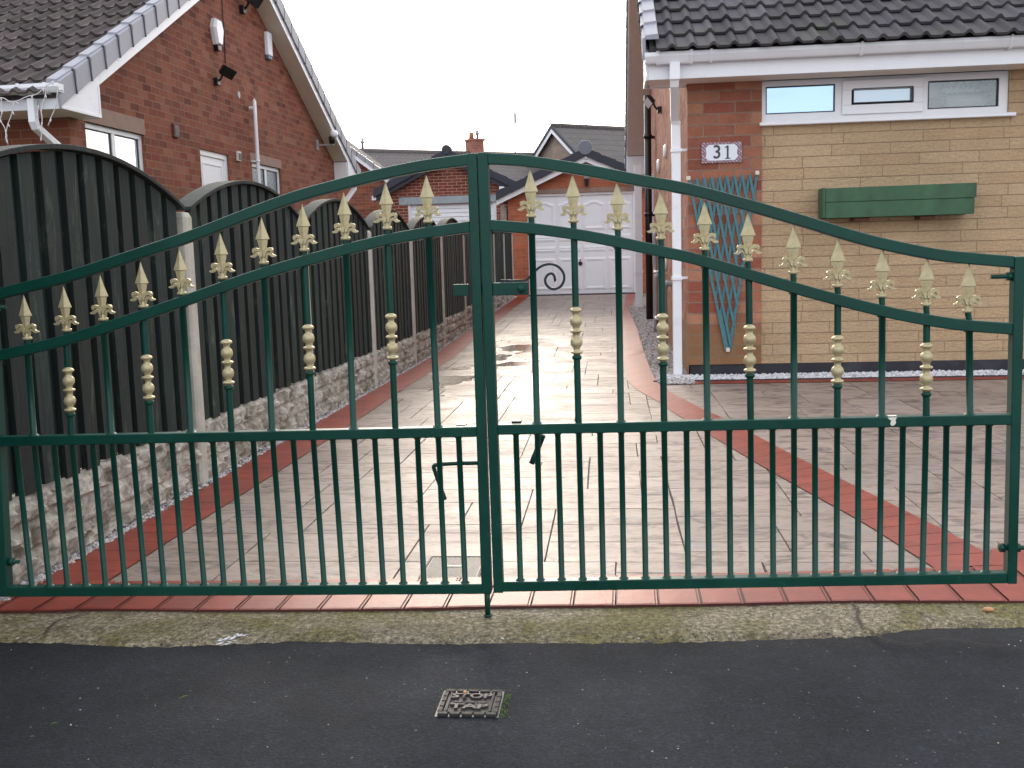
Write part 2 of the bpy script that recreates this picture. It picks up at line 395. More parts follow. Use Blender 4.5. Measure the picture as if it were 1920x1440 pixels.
        me.materials.append(MAT[mat] if isinstance(mat, str) else mat)
        for st, mt in s.mk:
            if mt == mat: ix = 0
            else:
                if MAT[mt].name not in me.materials: me.materials.append(MAT[mt])
                ix = list(me.materials).index(MAT[mt])
            for p in me.polygons[st:]: p.material_index = ix
        o = bpy.data.objects.new(name, me); COL.objects.link(o)
        if parent:
            o.parent = parent; o.location = c-POS[parent]; POS[o] = c
        else: o.location = c; POS[o] = c
        if bevel:
            b = o.modifiers.new('bevel', 'BEVEL'); b.width = bevel; b.segments = 2; b.limit_method = 'ANGLE'; b.angle_limit = R(40)
        if label: o['label'] = label
        return o
def tag(o, label=None, cat=None, group=None, kind=None):
    if label: o['label'] = label
    if cat: o['category'] = cat
    if group: o['group'] = group
    if kind: o['kind'] = kind
    return o
def text_mb(txt, size, place, ext=.002, bold=0.0):
    """text as mesh; place(u,v,w)->world, u right, v up, w out"""
    cu = bpy.data.curves.new('t', 'FONT'); cu.body = txt; cu.size = size; cu.extrude = ext; cu.offset = bold; cu.align_x = 'CENTER'; cu.align_y = 'CENTER'; cu.resolution_u = 3
    o = bpy.data.objects.new('t', cu); COL.objects.link(o)
    dg = bpy.context.evaluated_depsgraph_get(); dg.update()
    me = bpy.data.meshes.new_from_object(o.evaluated_get(dg))
    mb = MB(); mb.add([place(v.co.x, v.co.y, v.co.z) for v in me.vertices], [tuple(p.vertices) for p in me.polygons])
    bpy.data.objects.remove(o); bpy.data.curves.remove(cu); bpy.data.meshes.remove(me)
    return mb
def spline(pts, n=6):
    out = []
    P = [Vector(p) for p in pts]; P = [P[0]*2-P[1]] + P + [P[-1]*2-P[-2]]
    for i in range(1, len(P)-2):
        for k in range(n):
            t = k/n
            out.append(.5*((2*P[i]) + (P[i+1]-P[i-1])*t + (2*P[i-1]-5*P[i]+4*P[i+1]-P[i+2])*t*t + (3*P[i]-P[i-1]-3*P[i+1]+P[i+2])*t**3))
    out.append(P[-2]); return out
def interp(pts, x):
    for (a, b), (c, d) in zip(pts, pts[1:]):
        if x <= c: return b+(d-b)*(x-a)/(c-a)
    return pts[-1][1]
# ------------------------------------------------------------------ the gate
YG = atZ(914, 1156, 0).y-.012; GD = .034
def G(px, py): return atY(px, py, YG)
PXM = 1/(G(961, 600)-G(960, 600)).length      # pixels per metre on the gate
def rail(mb, tops, h, y0=YG, y1=YG+GD):
    P = [Vector((p.x, 0, p.z)) for p in tops]; vs = []; fs = []
    for i, p in enumerate(P):
        t = (P[min(i+1, len(P)-1)]-P[max(i-1, 0)]).normalized(); n = Vector((-t.z, 0, t.x))
        if n.z < 0: n = -n
        q = p-n*h
        if i in (0, len(P)-1): q = Vector((p.x, 0, p.z-h/abs(n.z)))
        vs += [(p.x, y0, p.z), (p.x, y1, p.z), (q.x, y1, q.z), (q.x, y0, q.z)]
    for i in range(len(P)-1):
        for k in range(4): fs.append((i*4+k, i*4+(k+1) % 4, i*4+4+(k+1) % 4, i*4+4+k))
    m = (len(P)-1)*4
    fs += [(3, 2, 1, 0), (m, m+1, m+2, m+3)]
    return mb.add(vs, fs)
def pxline(pts, x): return interp(pts, x)
def bar_mb(xb, zb, xt, zt, w, yc, flare=True):
    """upright square bar from bottom to top with small weld flares"""
    mb = MB(); h = w/2; L_ = zt-zb
    st = [(0, 1.7), (.0035, 1.25), (.005, 1.0), (L_-.005, 1.0), (L_-.0035, 1.25), (L_, 1.7)] if flare else [(0, 1.), (L_, 1.)]
    vs = []; fs = []
    for d, s in st:
        x = xb+(xt-xb)*d/L_
        vs += [(x+h*s*math.cos(2*math.pi*k/12), yc+h*s*math.sin(2*math.pi*k/12), zb+d) for k in range(12)]
    for i in range(len(st)-1):
        for k in range(12): fs.append((i*12+k, i*12+(k+1) % 12, i*12+12+(k+1) % 12, i*12+12+k))
    return mb.add(vs, fs, True)
S1 = 1/8.47/PXM
def railhead_mb():
    mb = MB()
    # (z in zoom px below the tip, half width, half depth)
    prof = [(0, 5, 5), (30, 14, 11), (120, 38, 20), (230, 72, 30), (336, 108, 40), (352, 112, 42), (354, 84, 24), (400, 78, 24), (470, 64, 22),
            (530, 54, 22), (600, 42, 24), (660, 42, 30), (706, 62, 44)]
    vs = []; fs = []
    for z, w, d in prof:
        z = -z*S1; w *= S1; d *= S1
        vs += [(-w, 0, z), (0, -d, z), (w, 0, z), (0, d, z)]
    for i in range(len(prof)-1):
        for k in range(4): fs.append((i*4+k, i*4+(k+1) % 4, i*4+4+(k+1) % 4, i*4+4+k))
    m = (len(prof)-1)*4; fs += [(3, 2, 1, 0), (m, m+1, m+2, m+3)]
    mb.add(vs, fs)
    mb.lathe([(-(700)*S1, 60*S1), (-(712)*S1, 74*S1), (-(740)*S1, 74*S1), (-(754)*S1, 58*S1)], (0, 0, 0), 14)
    for s in (-1, 1):
        up = [(0, 570), (22, 528), (58, 498), (104, 484), (146, 494), (162, 522), (154, 564), (136, 576), (122, 548), (88, 538), (62, 556), (46, 592), (40, 624), (10, 640)]
        mb.ext([(s*x*S1, -.0085, -z*S1) for x, z in up], (0, .012, 0))
        lo = [(34, 640), (50, 596), (76, 566), (112, 556), (142, 572), (164, 602), (194, 610), (200, 624), (170, 642), (132, 640), (104, 614), (86, 602), (68, 614), (58, 646), (48, 690), (24, 700)]
        mb.ext([(s*x*S1, -.0045, -z*S1) for x, z in lo], (0, .009, 0))
    return mb
S2 = 1/10.29/PXM
def bead_mb():
    pr = [(135, 50), (140, 57), (172, 57), (182, 60), (192, 88), (212, 108), (226, 116), (243, 116), (258, 100), (276, 68), (312, 60), (330, 64)]
    for c in (445, 850):
        pr += [(c+118*math.sin(R(a)), 118*math.cos(R(a))) for a in range(-56, 61, 12)]
        o = c+118
        pr += [(o+8, 62), (o+34, 64), (o+42, 92), (o+54, 112), (o+64, 118), (o+78, 118), (o+90, 104), (o+104, 74), (o+132, 62)]
        if c == 445: pr += [(o+160, 60), (o+172, 66)]
    pr = sorted(pr, key=lambda t: t[0])
    mb = MB(); mb.lathe([(-(z-135)*S2, max(r, 20)*S2) for z, r in pr], (0, 0, 0), 22)
    return mb, (pr[-1][0]-135)*S2
HB = bead_mb()[1]
def leaf(lab, X, top, curve, mid, bot, st_in, st_out, lows, lowb, heads, beads):
    """X: base x of the hinge side; px data for rails and bars"""
    base = G(*X)
    t = thing('gate_leaf', lab, 'gate', (base.x, YG+GD/2, 0), group='leaves of the double driveway gate')
    H = .032
    tp = spline([G(*p) for p in top], 6); cp = spline([G(*p) for p in curve], 6)
    mp = [G(*mid[0]), G(*mid[-1])]; bp = [G(*bot[0]), G(*bot[-1])]
    rail(MB(), tp, H).build('top_rail', 'gate_paint', t, .003)
    rail(MB(), cp, H).build('curved_rail', 'gate_paint', t, .003)
    mr = rail(MB(), mp, H-.002).build('middle_rail', 'gate_paint', t, .003)
    rail(MB(), bp, H-.001).build('bottom_rail', 'gate_paint', t, .003)
    for (xl0, xr0, yt), (xl1, xr1, yb) in (st_in, st_out):
        a, b = G(xl0, yt), G(xr0, yt); c, d = G(xl1, yb), G(xr1, yb)
        m = MB(); y0, y1 = YG-.002, YG+GD+.002; zt = (a.z+b.z)/2; zb = (c.z+d.z)/2
        m.hexa([(c.x, y0, zb), (d.x, y0, zb), (d.x, y1, zb), (c.x, y1, zb)], [(a.x, y0, zt), (b.x, y0, zt), (b.x, y1, zt), (a.x, y1, zt)])
        m.build('stile', 'gate_paint', t, .003)
    def ln(pts, x):     # world z of a straight top edge at world x
        (p, q) = pts; return p.z+(q.z-p.z)*(x-p.x)/(q.x-p.x)
    def cz(x):
        for p, q in zip(cp, cp[1:]):
            if min(p.x, q.x) <= x <= max(p.x, q.x): return p.z+(q.z-p.z)*(x-p.x)/(q.x-p.x)
        return cp[0].z
    yc = YG+GD/2; W = .0172
    midpx = (mid[0][1]+mid[-1][1])/2
    for i, (xl, xb) in enumerate(zip(lows, lowb)):
        ym = interp(mid, xl)+30; yb = interp(bot, xb)
        a = G(xb, yb); b = G(xl, ym)
        zt = ln(mp, b.x)-H+.002; zb = ln(bp, a.x)
        bar_mb(a.x, zb, b.x, zt, W, yc).build('bar', 'gate_paint', t)
        if i % 2 == 1:
            k = i//2; hx, hy = heads[k]
            h = G(hx, hy); s = (h.x-b.x)/(h.z-zt)
            z0 = ln(mp, b.x); zc = cz(b.x + s*(cz(b.x)-z0))
            xr = b.x+s*(zc-zt)
            if k in beads:
                zb1 = G(hx, beads[k]).z; zb0 = zb1-HB+.004; fx = lambda zz: b.x+s*(zz-zt)
                bar_mb(b.x, z0, fx(zb0), zb0, W+.002, yc, False).build('bar', 'gate_paint', t)
                bar_mb(fx(zb1-.004), zb1-.004, xr-s*.03, zc-.031, W+.002, yc, False).build('bar', 'gate_paint', t)
            else: bar_mb(b.x, z0, xr-s*.03, zc-.031, W+.002, yc).build('bar', 'gate_paint', t)
            zh = h.z-754*S1
            bar_mb(xr, zc-.001, h.x, zh+.003, W, yc, False).build('bar', 'gate_paint', t)
            o = railhead_mb(); o.v = [Vector((p.x*1.07, p.y, p.z))+Vector((h.x, yc, h.z)) for p in o.v]
            o.build('railhead', 'gold_paint', t, .0006)
            if k in beads:
                bz = G(hx, beads[k]).z; m, hh = bead_mb(); bx = b.x+s*(bz-zt); bx2 = b.x+s*(bz-hh-zt)
                m.v = [p+Vector((bx+(bx2-bx)*(-p.z/hh), yc, bz)) for p in m.v]
                m.build('beaded_collar', 'gold_paint', t)
                MB().lathe([(0, .0125), (-.004, .014), (-.010, .0135), (-.012, .0115)], (bx2, yc, bz-hh), 14).build('collar_ring', 'gate_paint', t)
    return t, mr, mp
LT = [(-40, 553), (0, 539.5), (119, 509), (198, 484), (336, 438), (396, 416), (475, 385), (554, 357), (630, 336), (706, 317), (790, 300), (878, 288)]
LC = [(-40, 664), (0, 656), (119, 628), (237, 590), (356, 549), (475, 507), (594, 471.5), (700, 444), (790, 427), (880, 414.5)]
LM = [(-30, 820), (893, 800.5)]
LB = [(0, 1102), (905, 1095.5)]
RT = [(914, 286), (960, 288.5), (997, 292), (1107, 309), (1190, 325), (1290, 343), (1390, 369), (1511, 404), (1631, 439.5), (1751, 465), (1830, 474), (1903, 480)]
RC = [(917, 411.5), (990, 417), (1070, 427), (1150, 441), (1252, 463), (1310, 476), (1430, 511), (1551, 545.5), (1671, 575.5), (1791, 597), (1900, 606)]
RM = [(932, 797), (1898, 777)]
RB = [(942, 1091.5), (1890, 1074.5)]
lowsL = [25.5, 60, 97, 131, 169.5, 206, 244, 281, 319, 355.5, 395.5, 432, 472, 508.6, 547, 585, 621.6, 662, 700.6, 740.4, 781, 820.4, 858.7]
lowbL = [54, 87.5, 121, 156, 193, 230, 268, 303, 341, 379, 416, 454, 490, 529, 568, 605, 640.7, 678, 716.4, 754.3, 793, 833, 870.7]
lowsR = [966.6, 1007, 1045.6, 1085, 1125, 1165, 1206, 1246, 1288, 1327.5, 1368.7, 1409, 1450, 1490.5, 1530, 1572, 1612, 1655.6, 1695.7, 1739.5, 1778, 1821.5, 1858]
lowbR = [975, 1013, 1053, 1092.6, 1131, 1170, 1211, 1251, 1291, 1330.5, 1371, 1411, 1451.5, 1491.6, 1530.6, 1571, 1611, 1652, 1693, 1733, 1773.4, 1815, 1852.5]
headL = [(38, 553), (113, 537), (182, 516), (258, 491), (331, 466), (408, 436), (486, 407), (563, 382), (641, 360), (720, 340), (797, 327)]
headR = [(993, 316), (1073, 325), (1157, 339), (1239, 357), (1322, 377), (1404, 398), (1490, 421), (1574, 446), (1658, 465), (1742, 481), (1821, 493)]
beadL = {1: 687, 3: 663, 5: 634, 7: 606, 9: 585}
beadR = {1: 573, 3: 585, 5: 606, 7: 626, 9: 640}
gl, mrl, mpl = leaf('dark green metal gate leaf with gold spear tops, in front of the timber fence', (0, 1110), LT, LC, LM, LB,
     ((875.5, 893.5, 287), (903, 921.5, 1114)), ((-36, -16, 545), (-8, 14, 1118)), lowsL, lowbL, headL, beadL)
gr, mrr, mpr = leaf('dark green metal gate leaf with gold spear tops, in front of the stone bungalow', (1907, 1095), RT, RC, RM, RB,
     ((894.5, 914, 285.5), (925.5, 943.5, 1112)), ((1902.5, 1923, 481), (1889, 1907, 1095)), lowsR, lowbR, headR, beadR)
# latch plate, cross bolt, catch, drop rod, hinges
def plate(px0, py0, px1, py1, y0, y1): 
    a, b = G(px0, py0), G(px1, py1); return MB().box(a.x, b.x, y0, y1, b.z, a.z)
plate(848, 533.5, 878, 555, YG+.008, YG+.02).build('catch_plate', 'gate_paint', gl, .002)
plate(923, 530.5, 991, 553, YG+.003, YG+.016).build('latch_plate', 'gate_paint', gr, .002)
plate(880, 534, 925, 553, YG+GD+.004, YG+GD+.012).build('catch_plate', 'gate_paint', gr, .001)
c = G(977, 541.5)
o = MB(); o.lathe([(YG-.006, .009), (YG-.006, .0115), (YG+.003, .0115)], (c.x, 0, c.z), 6, 'y'); o.lathe([(YG-.01, .004), (YG-.009, .007), (YG-.006, .008)], (c.x, 0, c.z), 12, 'y')
o.build('bolt_head', 'gate_paint', gr)
cur = [(937, 527), (980, 526.5), (990, 522), (1000, 511), (1010, 502), (1022, 496.5), (1036, 496), (1048, 502), (1056, 513), (1057, 525), (1051, 537), (1040, 542.5), (1030, 540.5), (1023, 533), (1021.5, 524), (1026, 516), (1033, 513), (1038, 517), (1040, 525), (1039.5, 529)]
pts = [Vector((G(*p).x, YG+.02, G(*p).z)) for p in cur]
sp = spline(pts, 5); n_ = len(sp)
MB().tube(sp, .004, square=True, rr=[(.0035 if i < n_-6 else .0035*(n_-i)/7+.0008,)*2 for i in range(n_)]).build('curled_latch', 'latch_silhouette', gr)
# drop bolt on the left leaf
a = G(914, 1156); b = G(912, 1040); a = Vector((a.x, 0, .001))
o = MB(); o.tube([(a.x, YG+.012, a.z), (a.x-.001, YG+.012, G(914, 1100).z)], .0085); o.tube([(b.x, YG+.046, G(914, 1108).z), (b.x-.008, YG+.046, G(896, 862).z)], .0075)
o.lathe([(0, .008), (.0, .012), (.006, .012), (.007, .008)], (a.x, YG+.012, a.z), 12); o.build('drop_bolt', 'gate_paint', gl)
def rod(pix, y, r): return MB().tube(spline([Vector((G(*p).x, y, G(*p).z)) for p in pix], 4), r)
rod([(896, 875), (850, 876), (818, 878), (809, 880), (808, 886), (818, 915), (829, 945)], YG+.055, .0062).build('bolt_handle', 'gate_paint', gl)
rod([(1016, 822), (1005, 850), (994, 877)], YG+.06, .0085).build('stop_rod', 'gate_paint', gr)
# small keepers seen over the middle rail
for leafo, px, py in ((gl, 861, 801), (gr, 966, 794)):
    p = G(px, py); MB().box(p.x-.014, p.x+.014, YG+GD-.004, YG+GD+.03, p.z-.006, p.z+.002).build('keeper', 'black_plastic', leafo)
# hinges
def hinge(leafo, p, d, L1, L2):
    o = MB(); r = .0065; y = YG+GD/2
    o.tube([(p.x-L1, y, p.z), (p.x+L2, y, p.z)], r)
    for s in (-.021, .021): o.lathe([(p.x+s-.007, .013), (p.x+s+.007, .013)], (0, y, p.z), 6, 'x')
    for v in o.v[-24:]: pass
    o.build('hinge_bolt', 'gate_paint', leafo)
p = G(1913, 518); hinge(gr, p, 1, .07, .03)
p = G(1897, 1030); hinge(gr, p, 1, .03, .1)
p = G(4, 1056); hinge(gl, p, -1, .1, .045)
p = G(-24, 577); hinge(gl, p, -1, .1, .05)
# worn paint chip on the right leaf's middle rail
o = MB(); ch = [(1664, 783.5), (1671, 782), (1682, 782.5), (1679, 787), (1680, 793), (1677, 797), (1672, 798.5), (1669, 795), (1671, 789)]
o.ext([(G(*q).x, YG-.0008, G(*q).z) for q in ch], (0, .0006, 0)).build('paint_chip', 'chip_white', mrr)
o = MB(); a, b = G(1666, 781.5), G(1683, 781.5); o.box(a.x, b.x, YG+.002, YG+.022, a.z+.0008, a.z+.0014).build('paint_chip', 'chip_white', mrr)

# ------------------------------------------------------------------ ground
def struct(o): o['kind'] = 'structure'; return o
MB().box(-60, 60, 3.2, 160, -.4, -.035).build('ground', 'soil')  # rear ground sheet
struct(bpy.data.objects['ground'])
mb = MB(); mb.quad((-60, -30, -.012), (60, -30, -.012), (60, 3.3, -.012), (-60, 3.3, -.012)); struct(mb.build('road', 'asphalt', fixn=False))
# concrete strip between tarmac and drive (rough slab, irregular near edge)
near = [(-900, 1190), (-300, 1197), (0, 1201), (90, 1203), (180, 1207), (240, 1210), (300, 1211), (420, 1206), (560, 1199), (700, 1203), (820, 1205), (960, 1203), (1100, 1204), (1260, 1202), (1440, 1197), (1560, 1193), (1630, 1190), (1662, 1186), (1700, 1178), (1760, 1174), (1920, 1173), (2300, 1172), (2900, 1174)]
far = [(-900, 1150), (0, 1147), (60, 1147), (150, 1139), (165, 1147), (400, 1149), (700, 1147), (900, 1143), (960, 1141), (1300, 1138), (1600, 1132), (1700, 1134), (1920, 1137), (2900, 1140)]
NN = 520; top = []; mb = MB(); rows = 5; vs = []
for i in range(NN+1):
    px = -900+3800*i/NN
    jag = 3.2*noise.noise(Vector((px*.04, 0, 3)))+2.2*noise.noise(Vector((px*.15, 4, 3)))
    a = atZ(px, interp(near, px)+jag, -.002); b = atZ(px, interp(far, px), -.002)
    for r in range(rows+1):
        f = r/rows; p = a.lerp(b, f) if r < rows else b+Vector((0, .12, 0))
        z = .003*noise.noise(Vector((p.x*3, p.y*8, 0)))-.001 if r else -.016
        vs.append((p.x, p.y, z))
fs = [(i*(rows+1)+r, (i+1)*(rows+1)+r, (i+1)*(rows+1)+r+1, i*(rows+1)+r+1) for i in range(NN) for r in range(rows)]
mb.add(vs, fs, True); struct(mb.build('kerb_strip', 'kerb_concrete', fixn=False))
# cracks across the slab
def crack(pix, w, name='crack'):
    mb = MB(); P = [atZ(x, y, .0045) for x, y in pix]; Q = []
    for a, b in zip(P, P[1:]):
        for k in range(5): 
            p = a.lerp(b, k/5); Q.append(p+Vector((random.uniform(-1, 1), random.uniform(-1, 1), 0))*w*.9)
    vs = []
    for i, p in enumerate(Q):
        t = (Q[min(i+1, len(Q)-1)]-Q[max(i-1, 0)]).normalized(); n = Vector((-t.y, t.x, 0))*w*random.uniform(.3, 1.1)
        vs += [p-n, p+n]
    mb.add(vs, [(2*i, 2*i+1, 2*i+3, 2*i+2) for i in range(len(Q)-1)])
    return struct(mb.build(name, 'drive_joint'))
crack([(172, 1147), (140, 1156), (115, 1160), (98, 1170), (84, 1187), (66, 1196), (48, 1203)], .004)
crack([(1596, 1130), (1610, 1140), (1606, 1155), (1613, 1170), (1625, 1177), (1640, 1187), (1660, 1198), (1673, 1203)], .0045)
crack([(1665, 1200), (1700, 1206), (1725, 1207), (1755, 1197), (1800, 1199), (1850, 1208), (1895, 1211)], .0022)
# ------------------------------------------------------------------ driveway: ashlar stamped slabs
U = .125; rng = random.Random(11)
x0, x1, y0, y1 = -2.0, 4.9, 3.09, 21.6
nx, ny = int((x1-x0)/U), int((y1-y0)/U)
occ = [[0]*ny for _ in range(nx)]; mb = MB()
gap = .0018
def house_side(x, y): return x > .62 and y > 8.78
for j in range(ny):
    for i in range(nx):
        if occ[i][j]: continue
        w = rng.choice([3, 4, 4, 5, 6, 7]); h = rng.choice([1, 2, 2, 3, 3])
        while w > 1 and (i+w > nx or any(occ[i+k][j] for k in range(min(w, nx-i)))): w -= 1
        if w < 2: w = 1
        while j+h > ny or any(occ[i+k][j+l] for k in range(w) for l in range(h)): h -= 1
        for k in range(w):
            for l in range(h): occ[i+k][j+l] = 1
        X0, X1, Y0, Y1 = x0+i*U+gap, x0+(i+w)*U-gap, y0+j*U+gap, y0+(j+h)*U-gap
        if house_side(X0, Y0): continue
        wv = lambda a, b: .006*noise.noise(Vector((a*5, b*5, 1)))
        b_ = .0016; P = []
        for (X, Y) in ((X0, Y0), (X1, Y0), (X1, Y1), (X0, Y1)): P.append((X+wv(X, Y), Y+wv(Y, X+9), gz(Y)-.0005))
        Q = [(X0+b_+wv(X0, Y0), Y0+b_+wv(Y0, X0+9)), (X1-b_+wv(X1, Y0), Y0+b_+wv(Y0, X1+9)), (X1-b_+wv(X1, Y1), Y1-b_+wv(Y1, X1+9)), (X0+b_+wv(X0, Y1), Y1-b_+wv(Y1, X0+9))]
        mb.add([(p[0], p[1], p[2]-.0045) for p in P]+[(q[0], q[1], gz(q[1])) for q in Q], [(4, 5, 6, 7), (0, 1, 5, 4), (1, 2, 6, 5), (2, 3, 7, 6), (3, 0, 4, 7)])
struct(mb.build('driveway', 'stamped_slate', fixn=False))
mb = MB(); n_ = 40
for i in range(n_):
    a, b = 3.1+18.6*i/n_, 3.1+18.6*(i+1)/n_
    xr = 6.0 if b < 8.8 else .66
    mb.quad((-2.03, a, gz(a)-.0062), (xr, a, gz(a)-.0062), (xr, b, gz(b)-.0062), (-2.03, b, gz(b)-.0062))
mb.quad((-2.6, 21.6, gz(21.6)-.0062), (1.5, 21.6, gz(21.6)-.0062), (1.5, 26, gz(26)-.0062), (-2.6, 26, gz(26)-.0062))
struct(mb.build('driveway_joints', 'drive_joint', fixn=False))
# red borders: strips of transverse blocks along a pair of edge curves
def strip(left, right, z=.0045, pitch=.125, name='drive_border', skip=.0035):
    """left,right: lists of world points running the same way; cut into blocks"""
    A = spline(left, 8); B = spline(right, 8)
    def resample(P, n):
        d = [0]
        for a, b in zip(P, P[1:]): d.append(d[-1]+(b-a).length)
        out = []
        for i in range(n+1):
            s = d[-1]*i/n; k = max(j for j in range(len(d)) if d[j] <= s+1e-9); k = min(k, len(P)-2)
            out.append(P[k].lerp(P[k+1], (s-d[k])/(d[k+1]-d[k])))
        return out, d[-1]
    _, la = resample(A, 2); n = max(1, int(la/pitch))*4
    A, la = resample(A, n); B, _ = resample(B, n)
    mb = MB(); mb2 = MB()
    lift = lambda p, dz: (p.x, p.y, gz(p.y)+dz)
    for i in range(0, n):
        a0, a1, b0, b1 = A[i], A[i+1], B[i], B[i+1]
        if i % 4 == 0: f = skip/(la/n); a0 = a0.lerp(a1, f); b0 = b0.lerp(b1, f)
        mb.add([lift(a0, z), lift(b0, z), lift(b1, z), lift(a1, z)], [(0, 1, 2, 3)])
        mb2.quad(lift(A[i], z-.0035), lift(B[i], z-.0035), lift(B[i+1], z-.0035), lift(A[i+1], z-.0035))
    o = struct(mb.build(name, 'red_border', fixn=False)); struct(mb2.build(name+'_joints', 'border_joint', fixn=False)); return o
def weld(o):
    bm = bmesh.new(); bm.from_mesh(o.data); bmesh.ops.remove_doubles(bm, verts=bm.verts, dist=.0004)
    bmesh.ops.recalc_face_normals(bm, faces=bm.faces)
    if sum(f.normal.z for f in bm.faces) < 0: bmesh.ops.reverse_faces(bm, faces=bm.faces)
    bm.to_mesh(o.data); bm.free()
XL0, XL1 = -1.985, -1.732
ys = [3.205+ (21.4-3.205)*i/30 for i in range(31)]
weld(strip([Vector((XL0, y, 0)) for y in ys], [Vector((XL1+.008*math.sin(y*1.3), y, 0)) for y in ys]))
rl = [(1165, 590), (1167, 662), (1172, 690), (1177.5, 713), (1196.5, 732), (1239, 757), (1253, 768), (1348, 826.6), (1446, 885), (1537, 936), (1621, 983), (1730, 1052.6), (1752, 1067)]
rr_ = [(1180, 580), (1195, 618), (1204, 647.5), (1218, 687), (1233, 717.5), (1250, 731), (1262, 739), (1322, 770), (1355, 785), (1490, 856), (1606, 914), (1767, 994), (1887, 1060)]
def par(P, n=26):
    Q = spline([atZ(*p, .0, True) for p in P], 8); d = [0]
    for a, b in zip(Q, Q[1:]): d.append(d[-1]+(b-a).length)
    out = []
    for i in range(n+1):
        s = d[-1]*i/n; k = min(max(j for j in range(len(d)) if d[j] <= s+1e-9), len(Q)-2); out.append(Q[k].lerp(Q[k+1], (s-d[k])/(d[k+1]-d[k])))
    return out
Lq = [atZ(*p, 0, True) for p in rl]; Rq = [atZ(*p, 0, True) for p in rr_]
weld(strip(Lq, Rq))
SCURVE = Rq
# continue the red band along the right side up to the garage
a = Lq[0]; b = Rq[0]
weld(strip([Vector((b.x+.0, b.y, 0)), Vector((.42, 19.2, 0)), Vector((.5, 21.4, 0))][::-1], [Vector((a.x, a.y, 0)), Vector((.26, 19.0, 0)), Vector((.3, 21.4, 0))][::-1]))
# front edging band under the gate
fr = [(-1400, 1100), (-60, 1096), (200, 1094.5), (600, 1092), (950, 1086), (1300, 1081), (1600, 1074), (1850, 1066), (2300, 1058), (3200, 1050)]
nr = [(-1400, 1152), (-60, 1150), (150, 1146), (400, 1147.5), (700, 1146), (950, 1141), (1300, 1137), (1600, 1130.5), (1920, 1131), (2300, 1131), (3200, 1131)]
def yat(P, x):
    for a, b in zip(P, P[1:]):
        if a.x <= x <= b.x: return a.y+(b.y-a.y)*(x-a.x)/(b.x-a.x)
    return P[-1].y
NP, FP = spline([atZ(*p, 0) for p in nr], 6), spline([atZ(*p, 0) for p in fr], 6)
mb = MB(); mj = MB(); X = -2.08; z = .0095
while X < 3.2:
    for (a, b, zz) in ((X+.0035, X+.118, z), (X+.1215, X+.1265, z-.0015)):
        for k in range(4):
            p, q = a+(b-a)*k/4, a+(b-a)*(k+1)/4
            s = .004*math.sin(p*40)*0
            mb.add([(p, yat(NP, p)+.002*noise.noise(Vector((p*40, 0, 0))), zz-.002), (q, yat(NP, q)+.002*noise.noise(Vector((q*40, 0, 0))), zz-.002), (q, yat(NP, q)+.008, zz), (p, yat(NP, p)+.008, zz), (q+.004, yat(FP, q), zz), (p+.004, yat(FP, p), zz)], [(0, 1, 2, 3), (3, 2, 4, 5)])
    mj.quad((X-.003, yat(NP, X)+.001, z-.006), (X+.13, yat(NP, X+.13)+.001, z-.006), (X+.13, yat(FP, X+.13)+.002, z-.006), (X-.003, yat(FP, X)+.002, z-.006))
    mj.quad((X-.003, yat(NP, X)+.001, -.02), (X+.13, yat(NP, X+.13)+.001, -.02), (X+.13, yat(NP, X+.13)+.0015, z-.003), (X-.003, yat(NP, X)+.0015, z-.003))
    X += .13
ob = struct(mb.build('front_border', 'red_border', fixn=False)); weld(ob)
struct(mj.build('front_border_joints', 'border_joint', fixn=False))
# short red band at the right (second band of the patio behind the hinge post) and band under the bungalow wall
weld(strip([atZ(1858, 1032, 0), atZ(1905, 1030, 0), atZ(1990, 1026, 0), atZ(2400, 1010, 0)], [atZ(1850, 1063, 0), atZ(1905, 1063, 0), atZ(1990, 1060, 0), atZ(2400, 1040, 0)][::1], z=.0065))
weld(strip([Vector((x, 8.30, 0)) for x in (.48, 2, 3.5, 5)], [Vector((x, 8.47, 0)) for x in (.45, 2, 3.5, 5)], z=.0045))
# near edge of the red band: rounded nib above the slab
mb = MB(); P = spline([atZ(*p, 0) for p in nr], 10)
vs = []
for p in P:
    j = .003*noise.noise(Vector((p.x*30, 0, 0)))
    vs += [(p.x, p.y-.006+j, -.006), (p.x, p.y-.003+j, .006), (p.x, p.y+.004, .0093), (p.x, p.y+.03, .0055)]

# loose grit on the slab and tarmac
rgg = random.Random(21); gp_ = []
def gritpt(px, py, z): p = atZ(px, py, z); gp_.append((p.x, p.y, z-.0015))
for i in range(1500):
    px = rgg.uniform(-60, 1980); yn = interp(near, px); yf = interp(far, px); f = rgg.random()**2.2
    if noise.noise(Vector((px*.006, f, 8))) < -.12: continue
    gritpt(px, yn-(yn-yf)*f*.9+rgg.uniform(-2, 3), .001)
# slate edging between patio and gravel
mb = MB(); A = [Vector((x, 8.478, 0)) for x in (.34, .45, 2, 3.5, 5)]
for a, b in zip(A, A[1:]): mb.hexa([a, b, b+Vector((0, .03, 0)), a+Vector((0, .03, 0))], [a+Vector((0, 0, .012)), b+Vector((0, 0, .012)), b+Vector((0, .03, .012)), a+Vector((0, .03, .012))])
mb.build('slate_edging', 'slate_edging'); struct(bpy.data.objects['slate_edging'])
